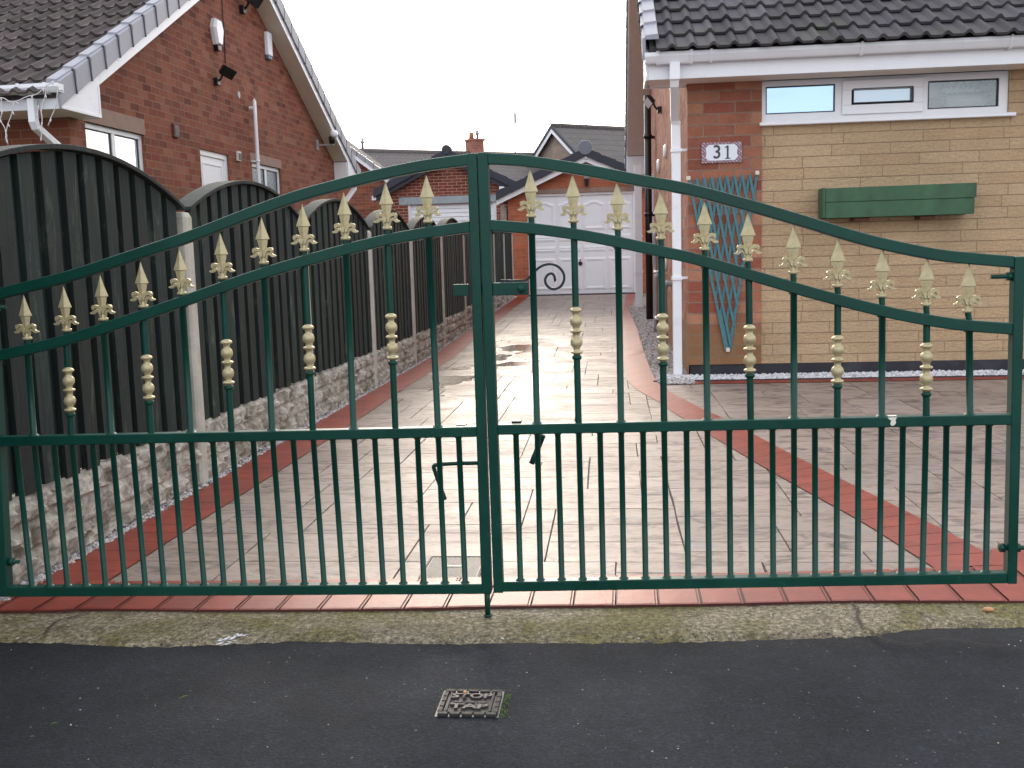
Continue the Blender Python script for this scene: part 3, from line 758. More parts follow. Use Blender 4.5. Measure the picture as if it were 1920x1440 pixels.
# ------------------------------------------------------------------ gravel
def stones(name, mat, pts, r0, r1, seed=1):
    rg = random.Random(seed); mb = MB(); vs = []; fs = []
    for (x, y, z) in pts:
        r = rg.uniform(r0, r1); b = len(vs); a = rg.uniform(0, 6.28); ca, sa = math.cos(a), math.sin(a)
        sx, sy, sz = r*rg.uniform(.8, 1.4), r*rg.uniform(.6, 1.0), r*rg.uniform(.45, .8)
        for (u, v, w) in ((1, 0, 0), (.4, .9, .1), (-.6, .8, 0), (-1, -.1, 0), (-.3, -.9, -.1), (.6, -.8, 0), (.25, .1, 1), (-.35, -.15, .9), (0, 0, -.9)):
            j = rg.uniform(.8, 1.2); u, v, w = u*sx*j, v*sy*j, w*sz*j
            vs.append((x+u*ca-v*sa, y+u*sa+v*ca, z+w+sz*.4))
        for t in ((0, 1, 6), (1, 2, 7, 6), (2, 3, 7), (3, 4, 7), (4, 5, 6, 7), (5, 0, 6), (1, 0, 8), (2, 1, 8), (3, 2, 8), (4, 3, 8), (5, 4, 8), (0, 5, 8)): fs.append(tuple(b+i for i in t))
    mb.add(vs, fs); o = mb.build(name, mat, fixn=False); return o
rg = random.Random(3)
pts = []
for i in range(7500):
    y = 2.9+18.4*(rg.random()**1.5); x = rg.uniform(-2.04, -1.98); pts.append((x, y, gz(y)+rg.uniform(-.01, .014)*(1-(x+2.04)/.08)+.002))
for i in range(500):
    pts.append((rg.uniform(-2.15, -1.97), rg.uniform(3.0, 3.25), rg.uniform(-.004, .006)))
tag(stones('gravel', 'gravel_stone', pts, .006, .014, 1), 'grey and white gravel strip along the foot of the fence', 'gravel', kind='stuff')
def in_s(x, y):   # right of the curved border
    for a, b in zip(SCURVE, SCURVE[1:]):
        lo, hi = (a, b) if a.y < b.y else (b, a)
        if lo.y <= y <= hi.y and hi.y > lo.y: return x > lo.x+(hi.x-lo.x)*(y-lo.y)/(hi.y-lo.y)+.005
    return x > SCURVE[0].x and y > SCURVE[0].y and y < 17.6
pts = []
while len(pts) < 9000:
    y = 8.3+9.2*(rg.random()**1.3); x = rg.uniform(.2, .68)
    if y < 8.62 and x > .66: continue
    if in_s(x, y): pts.append((x, y, gz(y)+rg.uniform(0, .012)))
tag(stones('gravel', 'gravel_stone', pts, .009, .019, 2), 'pale grey gravel beside the brick side wall of the bungalow', 'gravel', kind='stuff')
mb = MB(); mb.quad((.25, 8.25, .0035), (.68, 8.25, .0035), (.68, 11, .0035), (.2, 11, .0035)); mb.quad((.2, 11, .005), (.68, 11, .005), (.68, 17.6, gz(17.6)+.004), (.3, 17.6, gz(17.6)+.004))
pts = []
e0, e1 = A[1], A[4]
for i in range(9000):
    f = rg.random(); x = e0.x+(e1.x-e0.x)*f; ye = e0.y+(e1.y-e0.y)*f; y = ye+rg.uniform(.03, .45)
    if y < 8.75: pts.append((x, y, .001+(y-ye)*.05+rg.uniform(-.002, .006)))
tag(stones('gravel', 'white_stone', pts, .008, .018, 5), 'white gravel strip along the black plinth of the stone wall', 'gravel', kind='stuff')
for i in range(420):
    gritpt(rgg.uniform(-60, 1980), rgg.uniform(1200, 1470), -.0115)
tag(stones('grit', 'grit_stone', gp_, .0008, .003, 31), 'tiny pale grit scattered over the slab edge and tarmac', 'grit', kind='stuff')
gp2 = []
for i in range(60):
    px = rgg.choice([rgg.gauss(1450, 90), rgg.gauss(850, 60), rgg.uniform(0, 1900)]); p = atZ(px, interp(near, px)-rgg.uniform(0, 8), .002); gp2.append((p.x, p.y, 0))
tag(stones('grit', 'grit_stone', gp2, .003, .006, 32), 'small pebbles embedded along the broken edge of the slab', 'grit', kind='stuff')
# ------------------------------------------------------------------ covers and debris
def cover_stop():
    c = [atZ(*p, -.012) for p in ((832.5, 1297.5), (940, 1298), (935, 1345), (821, 1344))]
    cx = sum(p.x for p in c)/4; cy = sum(p.y for p in c)/4
    w = ((c[1].x-c[0].x)+(c[2].x-c[3].x))/4; h = ((c[0].y+c[1].y)-(c[2].y+c[3].y))/4
    t = thing('stop_tap_cover', 'small square cast iron cover marked STOP TAP set in the tarmac', 'drain cover', (cx, cy, -.012))
    m = MB(); b = .012; z0, z1 = -.03, -.004
    def seg(xa, xb, ya, yb): m.box(xa, xb, ya, yb, z0, z1)
    n = 5
    for i in range(n):
        a = -w+2*w*i/n+.002; e = -w+2*w*(i+1)/n-.002
        seg(cx+a, cx+e, cy-h, cy-h+b); seg(cx+a, cx+e, cy+h-b, cy+h)
    for i in range(4):
        a = -h+b+(2*h-2*b)*i/4+.002; e = -h+b+(2*h-2*b)*(i+1)/4-.002
        seg(cx-w, cx-w+b, cy+a, cy+e); seg(cx+w-b, cx+w, cy+a, cy+e)
    m.build('frame', 'iron', t, .0015)
    MB().box(cx-w-.004, cx+w+.004, cy-h-.004, cy+h+.004, -.05, -.0105).build('bed', 'black_plastic', t)
    lid = MB().box(cx-w+b+.005, cx+w-b-.005, cy-h+b+.004, cy+h-b-.004, -.03, -.0075)
    iw, ih = w-b-.005, h-b-.004
    for s in (-1, 1): lid.box(cx+s*(iw-.003)-.003, cx+s*(iw-.003)+.003, cy-ih, cy+ih, -.0075, -.004)
    for i in range(3): lid.box(cx-iw*.72+i*iw*.52, cx-iw*.72+i*iw*.52+iw*.4, cy-.006, cy+.004, -.0075, -.0048)
    lo = lid.build('lid', 'iron', t, .0008)
    lo2 = MB()
    a = text_mb('STOP', .04, lambda u, v, ww: (cx+u*1.05, cy+h*.40+v*.85, -.0045+ww), .0022, .0012)
    b2 = text_mb('TAP', .04, lambda u, v, ww: (cx+u*1.3, cy-h*.44+v*.85, -.0045+ww), .0022, .0012)
    a.build('lettering', 'iron_worn', lo, fixn=False); b2.build('lettering', 'iron_worn', lo, fixn=False)
cover_stop()
mb = MB()
for i in range(260):
    e = rg.random(); sx = rg.choice([0, 1, 1]); c0 = atZ(882, 1321, -.012)
    x = c0.x+(.085+rg.uniform(-.004, .01))*(1 if sx else rg.uniform(-1, 1)); y = c0.y+(rg.uniform(-.07, .06) if sx else .078+rg.uniform(-.004, .008))
    a = rg.uniform(0, 6.28); r = rg.uniform(.002, .006); mb.add([(x, y, -.013), (x+r*math.cos(a), y+r*math.sin(a), -.008), (x+r*.5*math.cos(a+1), y+r*.5*math.sin(a+1), -.012)], [(0, 1, 2)])
tag(mb.build('moss', 'moss', fixn=False), 'green moss round the edges of the stop tap cover', 'moss', kind='stuff')
def cover_drive():
    x0_, x1_ = -.664, -.458; y0_, y1_ = 3.262, 3.515; z = .0035
    t = thing('inspection_cover', 'galvanised chequer plate inspection cover set in the drive behind the gate', 'drain cover', ((x0_+x1_)/2, (y0_+y1_)/2, 0))
    m = MB()
    for b in ((x0_, x1_, y0_, y0_+.007), (x0_, x1_, y1_-.007, y1_), (x0_, x0_+.007, y0_+.007, y1_-.007), (x1_-.007, x1_, y0_+.007, y1_-.007)): m.box(*b, -.01, z+.002)
    m.build('frame', 'slate_edging', t)
    p = MB().box(x0_+.009, x1_-.009, y0_+.009, y1_-.009, -.01, z).build('lid', 'iron_drive', t)
    g = MB(); s = .0155; cx, cy = (x0_+x1_)/2, (y0_+y1_)/2
    xa, xb, ya, yb = x0_+.012, x1_-.012, y0_+.012, y1_-.012
    for k in range(-30, 60):
        for sg in (1, -1):
            # line y = sg*(x-xa)*.9 + c ; clip
            c = ya + k*s; P = []
            for x in (xa, xb):
                y = c + sg*(x-xa)*.9
                P.append((x, y))
            (ax, ay), (bx, by) = P
            def clip(ax, ay, bx, by):
                t0, t1 = 0., 1.; dy = by-ay
                if abs(dy) < 1e-9: return None
                for lim, sign in ((ya, 1), (yb, -1)):
                    tt = (lim-ay)/dy
                    if (dy > 0) == (sign == 1): t0 = max(t0, tt)
                    else: t1 = min(t1, tt)
                if t0 >= t1: return None
                return ax+(bx-ax)*t0, ay+dy*t0, ax+(bx-ax)*t1, ay+dy*t1
            q = clip(ax, ay, bx, by)
            if q:
                u = Vector((q[2]-q[0], q[3]-q[1], 0)).normalized(); n = Vector((-u.y, u.x, 0))*.0011
                a, b = Vector((q[0], q[1], z+.0009)), Vector((q[2], q[3], z+.0009))
                g.quad(a-n, b-n, b+n, a+n)
    g.build('grip_pattern', 'slate_edging', p)
    MB().box(cx-.03, cx+.03, cy+.0, cy+.018, z+.0006, z+.0022).build('badge', 'iron_drive', p)
cover_drive()
def blob(name, mat, px, py, r, lab, cat, s=(1.5, .8, .6)):
    c = atZ(px, py, .0); m = MB(); bm = bmesh.new(); bmesh.ops.create_icosphere(bm, subdivisions=2, radius=1)
    m.add([(c.x+v.co.x*r*s[0]*(1+.2*noise.noise(v.co*2)), c.y+v.co.y*r*s[1], r*s[2]*.9+v.co.z*r*s[2]) for v in bm.verts], [tuple(v.index for v in f.verts) for f in bm.faces], True); bm.free()
    return tag(m.build(name, mat), lab, cat)
blob('pebble', 'pebble_orange', 1853, 1146, .011, 'orange brown pebble on the mossy slab below the right gate leaf', 'pebble')
blob('pebble', 'pebble_orange', 872, 1300, .005, 'tiny pale orange pebble at the rim of the stop tap cover', 'pebble', (1, .9, .8))
# scrap of torn white film
m = MB(); rg2 = random.Random(5)
for i in range(26):
    f = i/25; x = 402+48*f+rg2.uniform(-3, 3); y = 1207-20*f**1.4+rg2.uniform(-6, 5); p = atZ(x, y, .004); a = rg2.uniform(-.6, .9); l = rg2.uniform(.008, .03)
    u = Vector((math.cos(a), math.sin(a), .15))*l; w = Vector((-math.sin(a), math.cos(a), .3))*rg2.uniform(.002, .005)
    m.quad(p, p+u*.5+w*.4, p+u, p+u*.5-w)
tag(m.build('plastic_scrap', 'scrap', fixn=False), 'torn scrap of white plastic film on the mossy slab edge', 'litter')
for px, py, a, l, lab in ((345, 1307, .8, .03, 'thin green grass blade lying on the tarmac, below the plastic scrap'), (102, 1357, .6, .02, 'short green grass blade lying on the tarmac near the left corner')):
    p = atZ(px, py, -.007); u = Vector((math.cos(a), math.sin(a), 0))*l; w = Vector((-math.sin(a), math.cos(a), .5))*.0012
    tag(MB().add([p-u*.5, p-w+Vector((0, 0, .003)), p+u*.5, p+w+Vector((0, 0, .003))], [(0, 1, 2, 3)]).build('grass_blade', 'moss', fixn=False), lab, 'grass blade')
# ------------------------------------------------------------------ fence
FX = -2.0
fposts = [2.87, 4.73, 6.6, 8.44, 10.22, 12.1, 13.95, 15.8, 17.6, 19.3, 20.95]
fence = thing('fence', 'dark green timber fence of arched panels between concrete posts on stone faced gravel boards', 'fence', (FX-.05, 2.9, 0))
def make_post(y):
    z0 = gz(y); t = z0+1.325; w0, w1 = FX-.075, FX-.002; d = .045; c = .012
    m = MB()
    a = [(w0, y-d, z0-.1), (w1-c, y-d, z0-.1), (w1, y-d+c, z0-.1), (w1, y+d-c, z0-.1), (w1-c, y+d, z0-.1), (w0, y+d, z0-.1)]
    m.ext(a, (0, 0, t+.1-z0-.025+z0-.0-z0*0-0)) if False else m.ext(a, (0, 0, t-z0+.075))
    n = len(m.v); top = m.v[n-6:]
    cx, cy = (w0+w1)/2, y
    v2 = [Vector((cx+(p.x-cx)*.72, cy+(p.y-cy)*.72, t)) for p in top]
    m.add(list(top)+v2, [(i, (i+1) % 6, 6+(i+1) % 6, 6+i) for i in range(6)]+[tuple(range(6, 12))])
    return m
for y in fposts[:]: make_post(y).build('post', 'post_concrete', fence, .003)
def gboard(y0, y1, seed):
    z0 = gz((y0+y1)/2); H = .305; nx_, nz_ = max(int((y1-y0)/.012), 8), 27; m = MB(); vs = []
    rg = random.Random(seed); cour = [0, .1, .2, .305]
    joints = []
    for r in range(3):
        js = [y0]; 
        while js[-1] < y1: js.append(js[-1]+rg.uniform(.16, .34))
        joints.append(js)
    for i in range(nx_+1):
        y = y0+(y1-y0)*i/nx_
        for k in range(nz_+1):
            z = H*k/nz_; r = 0 if z < .1 else 1 if z < .2 else 2
            js = joints[r]; dj = min(abs(y-j) for j in js); dz = min(abs(z-c) for c in cour)
            kk = sum(1 for j in js if j < y)
            e = min(1, dj/.022)*min(1, dz/.02)
            pv = Vector((y*11+kk*3.7, z*19+r*7.3, seed*2.1)); dd, pp = noise.voronoi(pv); q = pp[0]
            h = .003+e*(.02+.016*noise.cell(q*3.3)+.011*(pv.x-q.x)*noise.cell(q*5.1+Vector((9, 2, 4)))+.012*(pv.y-q.y)*noise.cell(q*4.7)+.009*noise.noise(Vector((y*45, z*55, seed)))+.005*noise.noise(Vector((y*110, z*110, seed))))
            vs.append((FX-.036+h, y, z0-.03+z*1.0+.03))
    n2 = nz_+1
    m.add(vs, [(i*n2+k, (i+1)*n2+k, (i+1)*n2+k+1, i*n2+k+1) for i in range(nx_) for k in range(nz_)])
    m.box(FX-.07, FX-.04, y0, y1, z0-.05, z0+.302)
    return m
def ztop(u): return 1.335+.182*(1-u*u)
def panel(y0, y1, seed):
    rg = random.Random(seed); z0 = gz((y0+y1)/2); yc, hw = (y0+y1)/2, (y1-y0)/2
    m = MB(); y = y0; nl = []
    while y < y1-.005:
        w = min(rg.uniform(.086, .098), y1-y)
        for (a, b, xo) in ((y, y+w, FX-.02+rg.uniform(-.003, .003)), (y+w-.016, min(y+w+.07, y1), FX-.045)):
            b = min(b, y1)
            if b <= a: continue
            za, zb = (ztop((a-yc)/hw)+z0-.006, ztop((b-yc)/hw)+z0-.006)
            zl = z0+.31+rg.uniform(-.012, .006)
            xb_ = FX-.047 if xo > FX-.04 else FX-.06
            m.hexa([(xb_, a, zl), (xo, a, zl), (xo, b, zl), (xb_, b, zl)], [(xb_, a, za), (xo, a, za), (xo, b, zb), (xb_, b, zb)])
        for fz in (.36, .78, 1.16):
            if y0 < 9: nl += [(y+.02, z0+fz+rg.uniform(-.01, .01)), (y+w-.02, z0+fz+rg.uniform(-.01, .01))]
        y += w+rg.uniform(.05, .06)
    m.mark('iron')
    for (yy, zz) in nl: m.lathe([(FX-.0175, .0032), (FX-.0155, .003)], (0, yy, zz), 6, 'x')
    o = m.build('panel', 'fence_wood', fence)
    c = MB(); n = 18; vs = []
    for i in range(n+1):
        u = -1+2*i/n; yy = yc+u*(hw+.012); z = ztop(u)+z0
        vs += [(FX-.105, yy, z), (FX-.002, yy, z), (FX-.002, yy, z+.019), (FX-.105, yy, z+.019)]
    fs = [(i*4+k, i*4+(k+1) % 4, i*4+4+(k+1) % 4, i*4+4+k) for i in range(n) for k in range(4)]+[(3, 2, 1, 0), (n*4, n*4+1, n*4+2, n*4+3)]
    c.add(vs, fs).build('capping', 'fence_wood', o, .002)
for k, (a, b) in enumerate(zip(fposts, fposts[1:])):
    gboard(a+.045, b-.045, k+1).build('gravel_board', 'rock_concrete', fence, fixn=False)
    panel(a+.047, b-.047, 20+k)
gboard(1.9, 2.82, 77).build('gravel_board', 'rock_concrete', fence, fixn=False); panel(1.05, 2.823, 90)

# ------------------------------------------------------------------ bungalows
class House:
    def __init__(s, name, label, corner, yaw, sx, W, Lg, o, yo, th, wallmat, tiles, grp=None):
        s.t = thing(name, label, 'house', (*corner, 0), yaw, grp, local=True)
        s.sx = sx; s.W = W; s.L = Lg; s.o = o; s.yo = yo; s.th = th; s.wm = wallmat; s.tm = tiles
        s.c = Vector((*corner, 0)); s.R = Matrix.Rotation(yaw, 3, 'Z'); s.Ri = s.R.transposed()
        s.k = .56; s.ez = 2.76; s.ap = Lg/2; s.z0 = 2.53
    def zs(s, y): return s.ez+s.k*(y if y < s.ap else s.L-y)
    def P(s, x, y, z): return (x*s.sx, y, z)
    def px(s, px, py, x=None, y=None):     # pixel -> local coordinates on plane x=const (authored side) or y=const
        d = s.Ri @ ray(px, py); c = s.Ri @ (CAM-s.c)
        if y is None: t = ((x or 0)*s.sx-c.x)/d.x
        else: t = (y-c.y)/d.y
        q = c+d*t; return Vector((q.x*s.sx, q.y, q.z))
    def mb(s, m):
        m.v = [Vector((p.x*s.sx, p.y, p.z)) for p in m.v]; return m
    def box(s, x0, x1, y0, y1, z0, z1): return s.mb(MB().box(x0, x1, y0, y1, z0, z1))
def wall_grid(u0, u1, z0, z1, holes, fn, depth=.09):
    us = sorted({u0, u1, *[h[0] for h in holes], *[h[1] for h in holes]}); zs = sorted({z0, z1, *[h[2] for h in holes], *[h[3] for h in holes]})
    m = MB()
    for a, b in zip(us, us[1:]):
        for c, d in zip(zs, zs[1:]):
            if any(h[0] <= a and b <= h[1] and h[2] <= c and d <= h[3] for h in holes): continue
            m.quad(fn(a, 0, c), fn(b, 0, c), fn(b, 0, d), fn(a, 0, d))
    for h in holes:
        a, b, c, d = h[:4]
        m.quad(fn(a, 0, c), fn(a, depth, c), fn(a, depth, d), fn(a, 0, d)); m.quad(fn(b, 0, c), fn(b, depth, c), fn(b, depth, d), fn(b, 0, d))
        m.quad(fn(a, 0, d), fn(b, 0, d), fn(b, depth, d), fn(a, depth, d)); m.quad(fn(a, 0, c), fn(b, 0, c), fn(b, depth, c), fn(a, depth, c))
    return m
def gbox(fn, u0, u1, d0, d1, z0, z1, m=None):
    m = m or MB(); P = [fn(u, d, z) for z in (z0, z1) for u, d in ((u0, d0), (u1, d0), (u1, d1), (u0, d1))]
    return m.hexa(P[:4], P[4:])
def frame_mb(fn, u0, u1, z0, z1, w, d0, d1, m=None):
    m = m or MB()
    gbox(fn, u0, u1, d0, d1, z1-w, z1, m); gbox(fn, u0, u1, d0, d1, z0, z0+w, m)
    gbox(fn, u0, u0+w, d0, d1, z0+w, z1-w, m); gbox(fn, u1-w, u1, d0, d1, z0+w, z1-w, m); return m
def tile_mesh(h, x_lo, x_hi, seed, roll=.16, course=.33, smax=None):
    rg = random.Random(seed); m = MB(); vs = []; fs = []; uv = []
    ln = math.hypot(1, h.k); cy, cz = 1/ln, h.k/ln
    smax = smax or (h.ap+h.yo)*ln; ncs = int(smax/course)+1
    prof = [(0, 0), (.5, 0), (.58, .012), (.66, .027), (.75, .034), (.84, .027), (.92, .012), (1.0, 0)]
    for r in range(ncs):
        s0 = r*course-.03; s1 = min(s0+course+.03, smax)
        x = x_hi - (0 if r % 2 == 0 else 0); kx = 0
        while x > x_lo:
            xa = x-roll; b = len(vs); lift = .034+rg.uniform(-.003, .004); tl = rg.uniform(-.003, .003); ds = rg.uniform(-.006, .006)
            for (u, hh) in prof:
                X = x-roll*u*.99
                for (s_, l_) in ((s0+ds, lift-.02), (s0+ds, lift), (s1, .004)):
                    hz = hh if l_ != lift-.02 else hh*.75
                    z = h.ez-h.k*h.yo+h.th-.045; y = -h.yo
                    Y = y+s_*cy-(hz+l_)*cz; Z = z+s_*cz+(hz+l_+tl*u)*cy
                    vs.append((X, Y, Z)); uv.append((X, s_))
            for k in range(len(prof)-1):
                a = b+k*3; fs += [(a, a+1, a+4, a+3), (a+1, a+2, a+5, a+4)]
            x = xa
    m.add(vs, fs); m.uv = None
    return m
def bungalow_shell(h, front_holes, side_holes, mats):
    t = h.t; L_, W, o, yo, th = h.L, h.W, h.o, h.yo, h.th
    # walls
    side = wall_grid(0, L_, 0, h.ez, side_holes, lambda u, d, z: (-d, u, z))
    side.quad((0, 0, h.ez), (0, L_, h.ez), (0, h.ap, h.zs(h.ap)))
    h.mb(side).build('side_wall', h.wm, t)
    h.mb(MB().quad((0, L_, 0), (-W, L_, 0), (-W, L_, 2.76), (0, L_, 2.76))).build('rear_wall', h.wm, t)
    h.mb(MB().quad((-W, 0, 0), (-W, L_, 0), (-W, L_, h.ez), (-W, h.ap, h.zs(h.ap)), (-W, 0, h.ez))).build('side_wall', h.wm, t)
    # eaves boxes, fascia, soffit
    z0 = h.z0; fy = -(yo-.12)
    for (ya, yb, sgn) in ((fy, 0, 1), (L_-fy, L_, -1)):
        zt = h.ez-h.k*abs(fy)+th-.13
        m = MB(); m.box(-W-o, o, min(ya, ya+sgn*.018), max(ya, ya+sgn*.018), z0, zt); h.mb(m).build('fascia', 'upvc', t, .002)
        m = MB(); a, b = ya+sgn*.02, yb-sgn*.004; m.box(-W-o, o-.004, min(a, b), max(a, b), z0+.004, z0+.014); h.mb(m).build('soffit', 'soffit_white', t)
        # boxed end
        ye = yb+sgn*.15
        P = [(o, ya+sgn*.02, z0), (o, ye, z0), (o, ye, h.ez+h.k*.15+.16), (o, ya+sgn*.02, h.ez-h.k*abs(fy)+.16)]
        m = MB(); m.ext(P, (.02, 0, 0)); m.box(o+.0201, o+.024, min(ye, ye-sgn*.03), max(ye, ye-sgn*.03), z0, h.ez+h.k*.13); m.box(o+.0201, o+.026, min(ya, ye), max(ya, ye), z0+.0, z0+.03); h.mb(m).build('eaves_end', 'upvc', t, .002)
        m = MB(); m.box(.003, o-.022, min(yb, ye), max(yb, ye), z0+.005, z0+.015); m.box(.003, o+.001, min(ye, ye+sgn*.012), max(ye, ye+sgn*.012), z0, h.zs(0)+.08); h.mb(m).build('eaves_end', 'upvc', t)
    # rakes
    for sl in (0, 1):
        ya, yb = (-yo+.1, h.ap) if sl == 0 else (L_+yo-.1, h.ap)
        yw = .0 if sl == 0 else L_
        yq = .152 if sl == 0 else L_-.152
        def zz(y): return h.ez+h.k*(y if sl == 0 else L_-y)
        m = MB(); m.hexa([(o, yq, zz(yq)+.0), (o+.018, yq, zz(yq)), (o+.018, yb, zz(yb)), (o, yb, zz(yb))],
                         [(o, yq, zz(yq)+.15), (o+.018, yq, zz(yq)+.15), (o+.018, yb, zz(yb)+.15), (o, yb, zz(yb)+.15)]); h.mb(m).build('bargeboard', mats['barge'], t, .002)
        y2 = yw+(.16 if sl == 0 else -.16)
        m = MB(); m.hexa([(.0, y2, zz(y2)-.002), (o, y2, zz(y2)-.002), (o, yb, zz(yb)-.002), (.0, yb, zz(yb)-.002)],
                         [(.0, y2, zz(y2)+.012), (o, y2, zz(y2)+.012), (o, yb, zz(yb)+.012), (.0, yb, zz(yb)+.012)]); h.mb(m).build('verge_soffit', 'soffit_white', t)
        # dark under-tile layer
        m = MB(); m.hexa([(-W-o, ya, zz(ya)+th-.12), (o-.01, ya, zz(ya)+th-.12), (o-.01, yb, zz(yb)+th-.12), (-W-o, yb, zz(yb)+th-.12)],
                         [(-W-o, ya, zz(ya)+th-.05), (o-.01, ya, zz(ya)+th-.05), (o-.01, yb, zz(yb)+th-.05), (-W-o, yb, zz(yb)+th-.05)])
        h.mb(m).build('roof', h.tm, t)
        # dry verge caps
        m = MB(); ln = math.hypot(1, h.k); sgn = 1 if sl == 0 else -1
        n = int(abs(yb-ya)*ln/.33)+1
        for i in range(n):
            a = ya-sgn*.03+sgn*i*.33/ln; b = a+sgn*.345/ln
            if sgn*(b-yb) > 0: b = yb
            lo, hi = .12, th+.03; fl = .012
            # side face (slightly flared), top roll
            m.hexa([(o+.022, a, zz(a)+lo-.01), (o+.05, a, zz(a)+lo-.01), (o+.044, b, zz(b)+lo), (o+.022, b, zz(b)+lo)],
                   [(o+.022, a, zz(a)+hi+fl), (o+.05, a, zz(a)+hi+fl-.012), (o+.044, b, zz(b)+hi-.012), (o+.022, b, zz(b)+hi)])
            m.hexa([(o-.085, a, zz(a)+hi-.008), (o+.02, a, zz(a)+hi-.008), (o+.02, b, zz(b)+hi-.018), (o-.085, b, zz(b)+hi-.018)],
                   [(o-.075, a, zz(a)+hi+fl+.022), (o+.022, a, zz(a)+hi+fl+.012), (o+.022, b, zz(b)+hi+.004), (o-.075, b, zz(b)+hi+.014)])
        m.mark('verge_dark')
        for i in range(1, n):
            a = ya-sgn*.03+sgn*i*.33/ln
            m.hexa([(o+.03, a-.011, zz(a)+.105), (o+.053, a-.011, zz(a)+.105), (o+.053, a+.006, zz(a)+.105), (o+.03, a+.006, zz(a)+.105)],
                    [(o+.03, a-.011-.03*sgn, zz(a)+th+.03), (o+.053, a-.011-.03*sgn, zz(a)+th+.02), (o+.053, a+.004-.03*sgn, zz(a)+th+.02), (o+.03, a+.004-.03*sgn, zz(a)+th+.03)])
        h.mb(m).build('verge', mats['verge'], t)
    # ridge
    m = MB(); m.lathe([(-W-o, .11), (o+.03, .11)], (0, h.ap, h.zs(h.ap)+th-.03), 14, 'x'); h.mb(m).build('ridge', h.tm, t)
def gutter(h, x0, x1, yf, ztop, clips, outlet=None):
    t = h.t; m = MB(); ya, yb = yf-.1, yf-.003; w = .1
    prof = [(ya, ztop), (ya, ztop-.03), (ya+.018, ztop-.062), (ya+.03, ztop-.078), (yb, ztop-.078), (yb, ztop-.004), (yb-.006, ztop-.004), (yb-.006, ztop-.07), (ya+.033, ztop-.07), (ya+.008, ztop-.028), (ya+.008, ztop)]
    m.ext([(x0, y, z) for y, z in prof], (x1-x0, 0, 0)); m.box(x1-.006, x1, ya+.012, yb, ztop-.06, ztop-.004)
    g = h.mb(m).build('gutter', 'upvc', t)
    def strap(xc, wd, gr=.009):
        k = MB(); P = [(ya-gr, ztop+.008), (ya-gr, ztop-.032), (ya+.016, ztop-.064-gr), (ya+.028, ztop-.08-gr), (yb, ztop-.08-gr), (yb, ztop-.08), (ya+.03, ztop-.079), (ya+.0, ztop-.03), (ya, ztop+.008)]
        k.ext([(xc-wd/2, y, z) for y, z in P], (wd, 0, 0)); h.mb(k).build('gutter_bracket', 'upvc', g)
    for xc in clips: strap(xc, .02)
    if outlet is not None:
        strap(outlet-.13, .028, .01); strap(outlet+.13, .028, .01)
        k = MB(); P = [(ya-.006, ztop+.001), (ya-.006, ztop-.032), (ya+.014, ztop-.07), (ya+.026, ztop-.086), (yb, ztop-.086), (yb, ztop-.08), (ya, ztop-.03), (ya-.002, ztop+.001)]
        k.ext([(outlet-.115, y, z) for y, z in P], (.23, 0, 0)); h.mb(k).build('gutter_outlet', 'upvc', g)
    return g
def upvc_window(h, fn, u0, u1, z0, z1, splits, glass, fw=.05, parent=None, recess=.035):
    w = frame_mb(fn, u0, u1, z0, z1, fw, recess, recess+.06)
    for a in splits: gbox(fn, a-fw*.6, a+fw*.6, recess+.003, recess+.058, z0+fw, z1-fw, w)
    w = h.mb(w).build('window', 'upvc', parent or h.t, .003)
    ed = [u0+fw]+[x for a in splits for x in (a-fw*.6, a+fw*.6)]+[u1-fw]
    for i in range(0, len(ed), 2):
        h.mb(gbox(fn, ed[i], ed[i+1], recess+.025, recess+.033, z0+fw, z1-fw)).build('pane', glass[i//2 % len(glass)], w)
        h.mb(frame_mb(fn, ed[i]-.0, ed[i+1]+.0, z0+fw, z1-fw, .009, recess+.015, recess+.026)).build('seal', 'black_plastic', w)
    return w
# --- left bungalow
HL = House('bungalow', 'red brick bungalow with white door and windows in its gable, behind the fence', (-5.2, 9.6), -R(2.0), 1, 6.5, 8.65, .235, .66, .3, 'left_brick', 'left_tiles')
fs_ = lambda u, d, z: (-d, u, z)
a, b = HL.px(159, 228), HL.px(270, 252); w1 = (a.y, b.y, .9, (a.z+b.z)/2)
a, b = HL.px(374.5, 277.5), HL.px(429, 291); dr = (a.y, b.y, 0.05, (a.z+b.z)/2)
a, b = HL.px(472, 303), HL.px(526.5, 317); w2 = (a.y, b.y, .9, (a.z+b.z)/2)
LH = .13
l1 = (w1[0]-.12, w1[1]+.02, w1[3], w1[3]+.17)
l2 = (w2[0]-.05, w2[1]+.02, w2[3], w2[3]+LH)
bungalow_shell(HL, [], [w1, dr, w2], {'barge': 'upvc', 'verge': 'verge_grey'})
HL.mb(wall_grid(-HL.W, 0, 0, 2.6, [], lambda u, d, z: (u, d, z))).build('front_wall', 'left_brick', HL.t)
for l in (l1, l2): HL.mb(gbox(fs_, l[0], l[1], -.004, .05, l[2], l[3])).build('lintel', 'lintel_concrete', HL.t)
upvc_window(HL, fs_, *w1, [w1[0]+(w1[1]-w1[0])*.5], ['bright_glass'], .055)
upvc_window(HL, fs_, *w2, [w2[0]+(w2[1]-w2[0])*.53], ['frosted_glass'], .055)
d = HL.mb(frame_mb(fs_, *dr, .07, .03, .09)).build('door', 'upvc', HL.t, .003)
u0, u1, z0, z1 = dr[0]+.07, dr[1]-.07, dr[2]+.07, dr[3]-.07
HL.mb(gbox(fs_, u0, u1, .05, .085, z0, z1)).build('door_leaf', 'upvc', d)
HL.mb(frame_mb(fs_, u0+.07, u1-.07, z0+.9, z1-.08, .022, .04, .052)).build('door_panel', 'upvc', d)
uc, zc = (u0+u1)/2, z1-.62
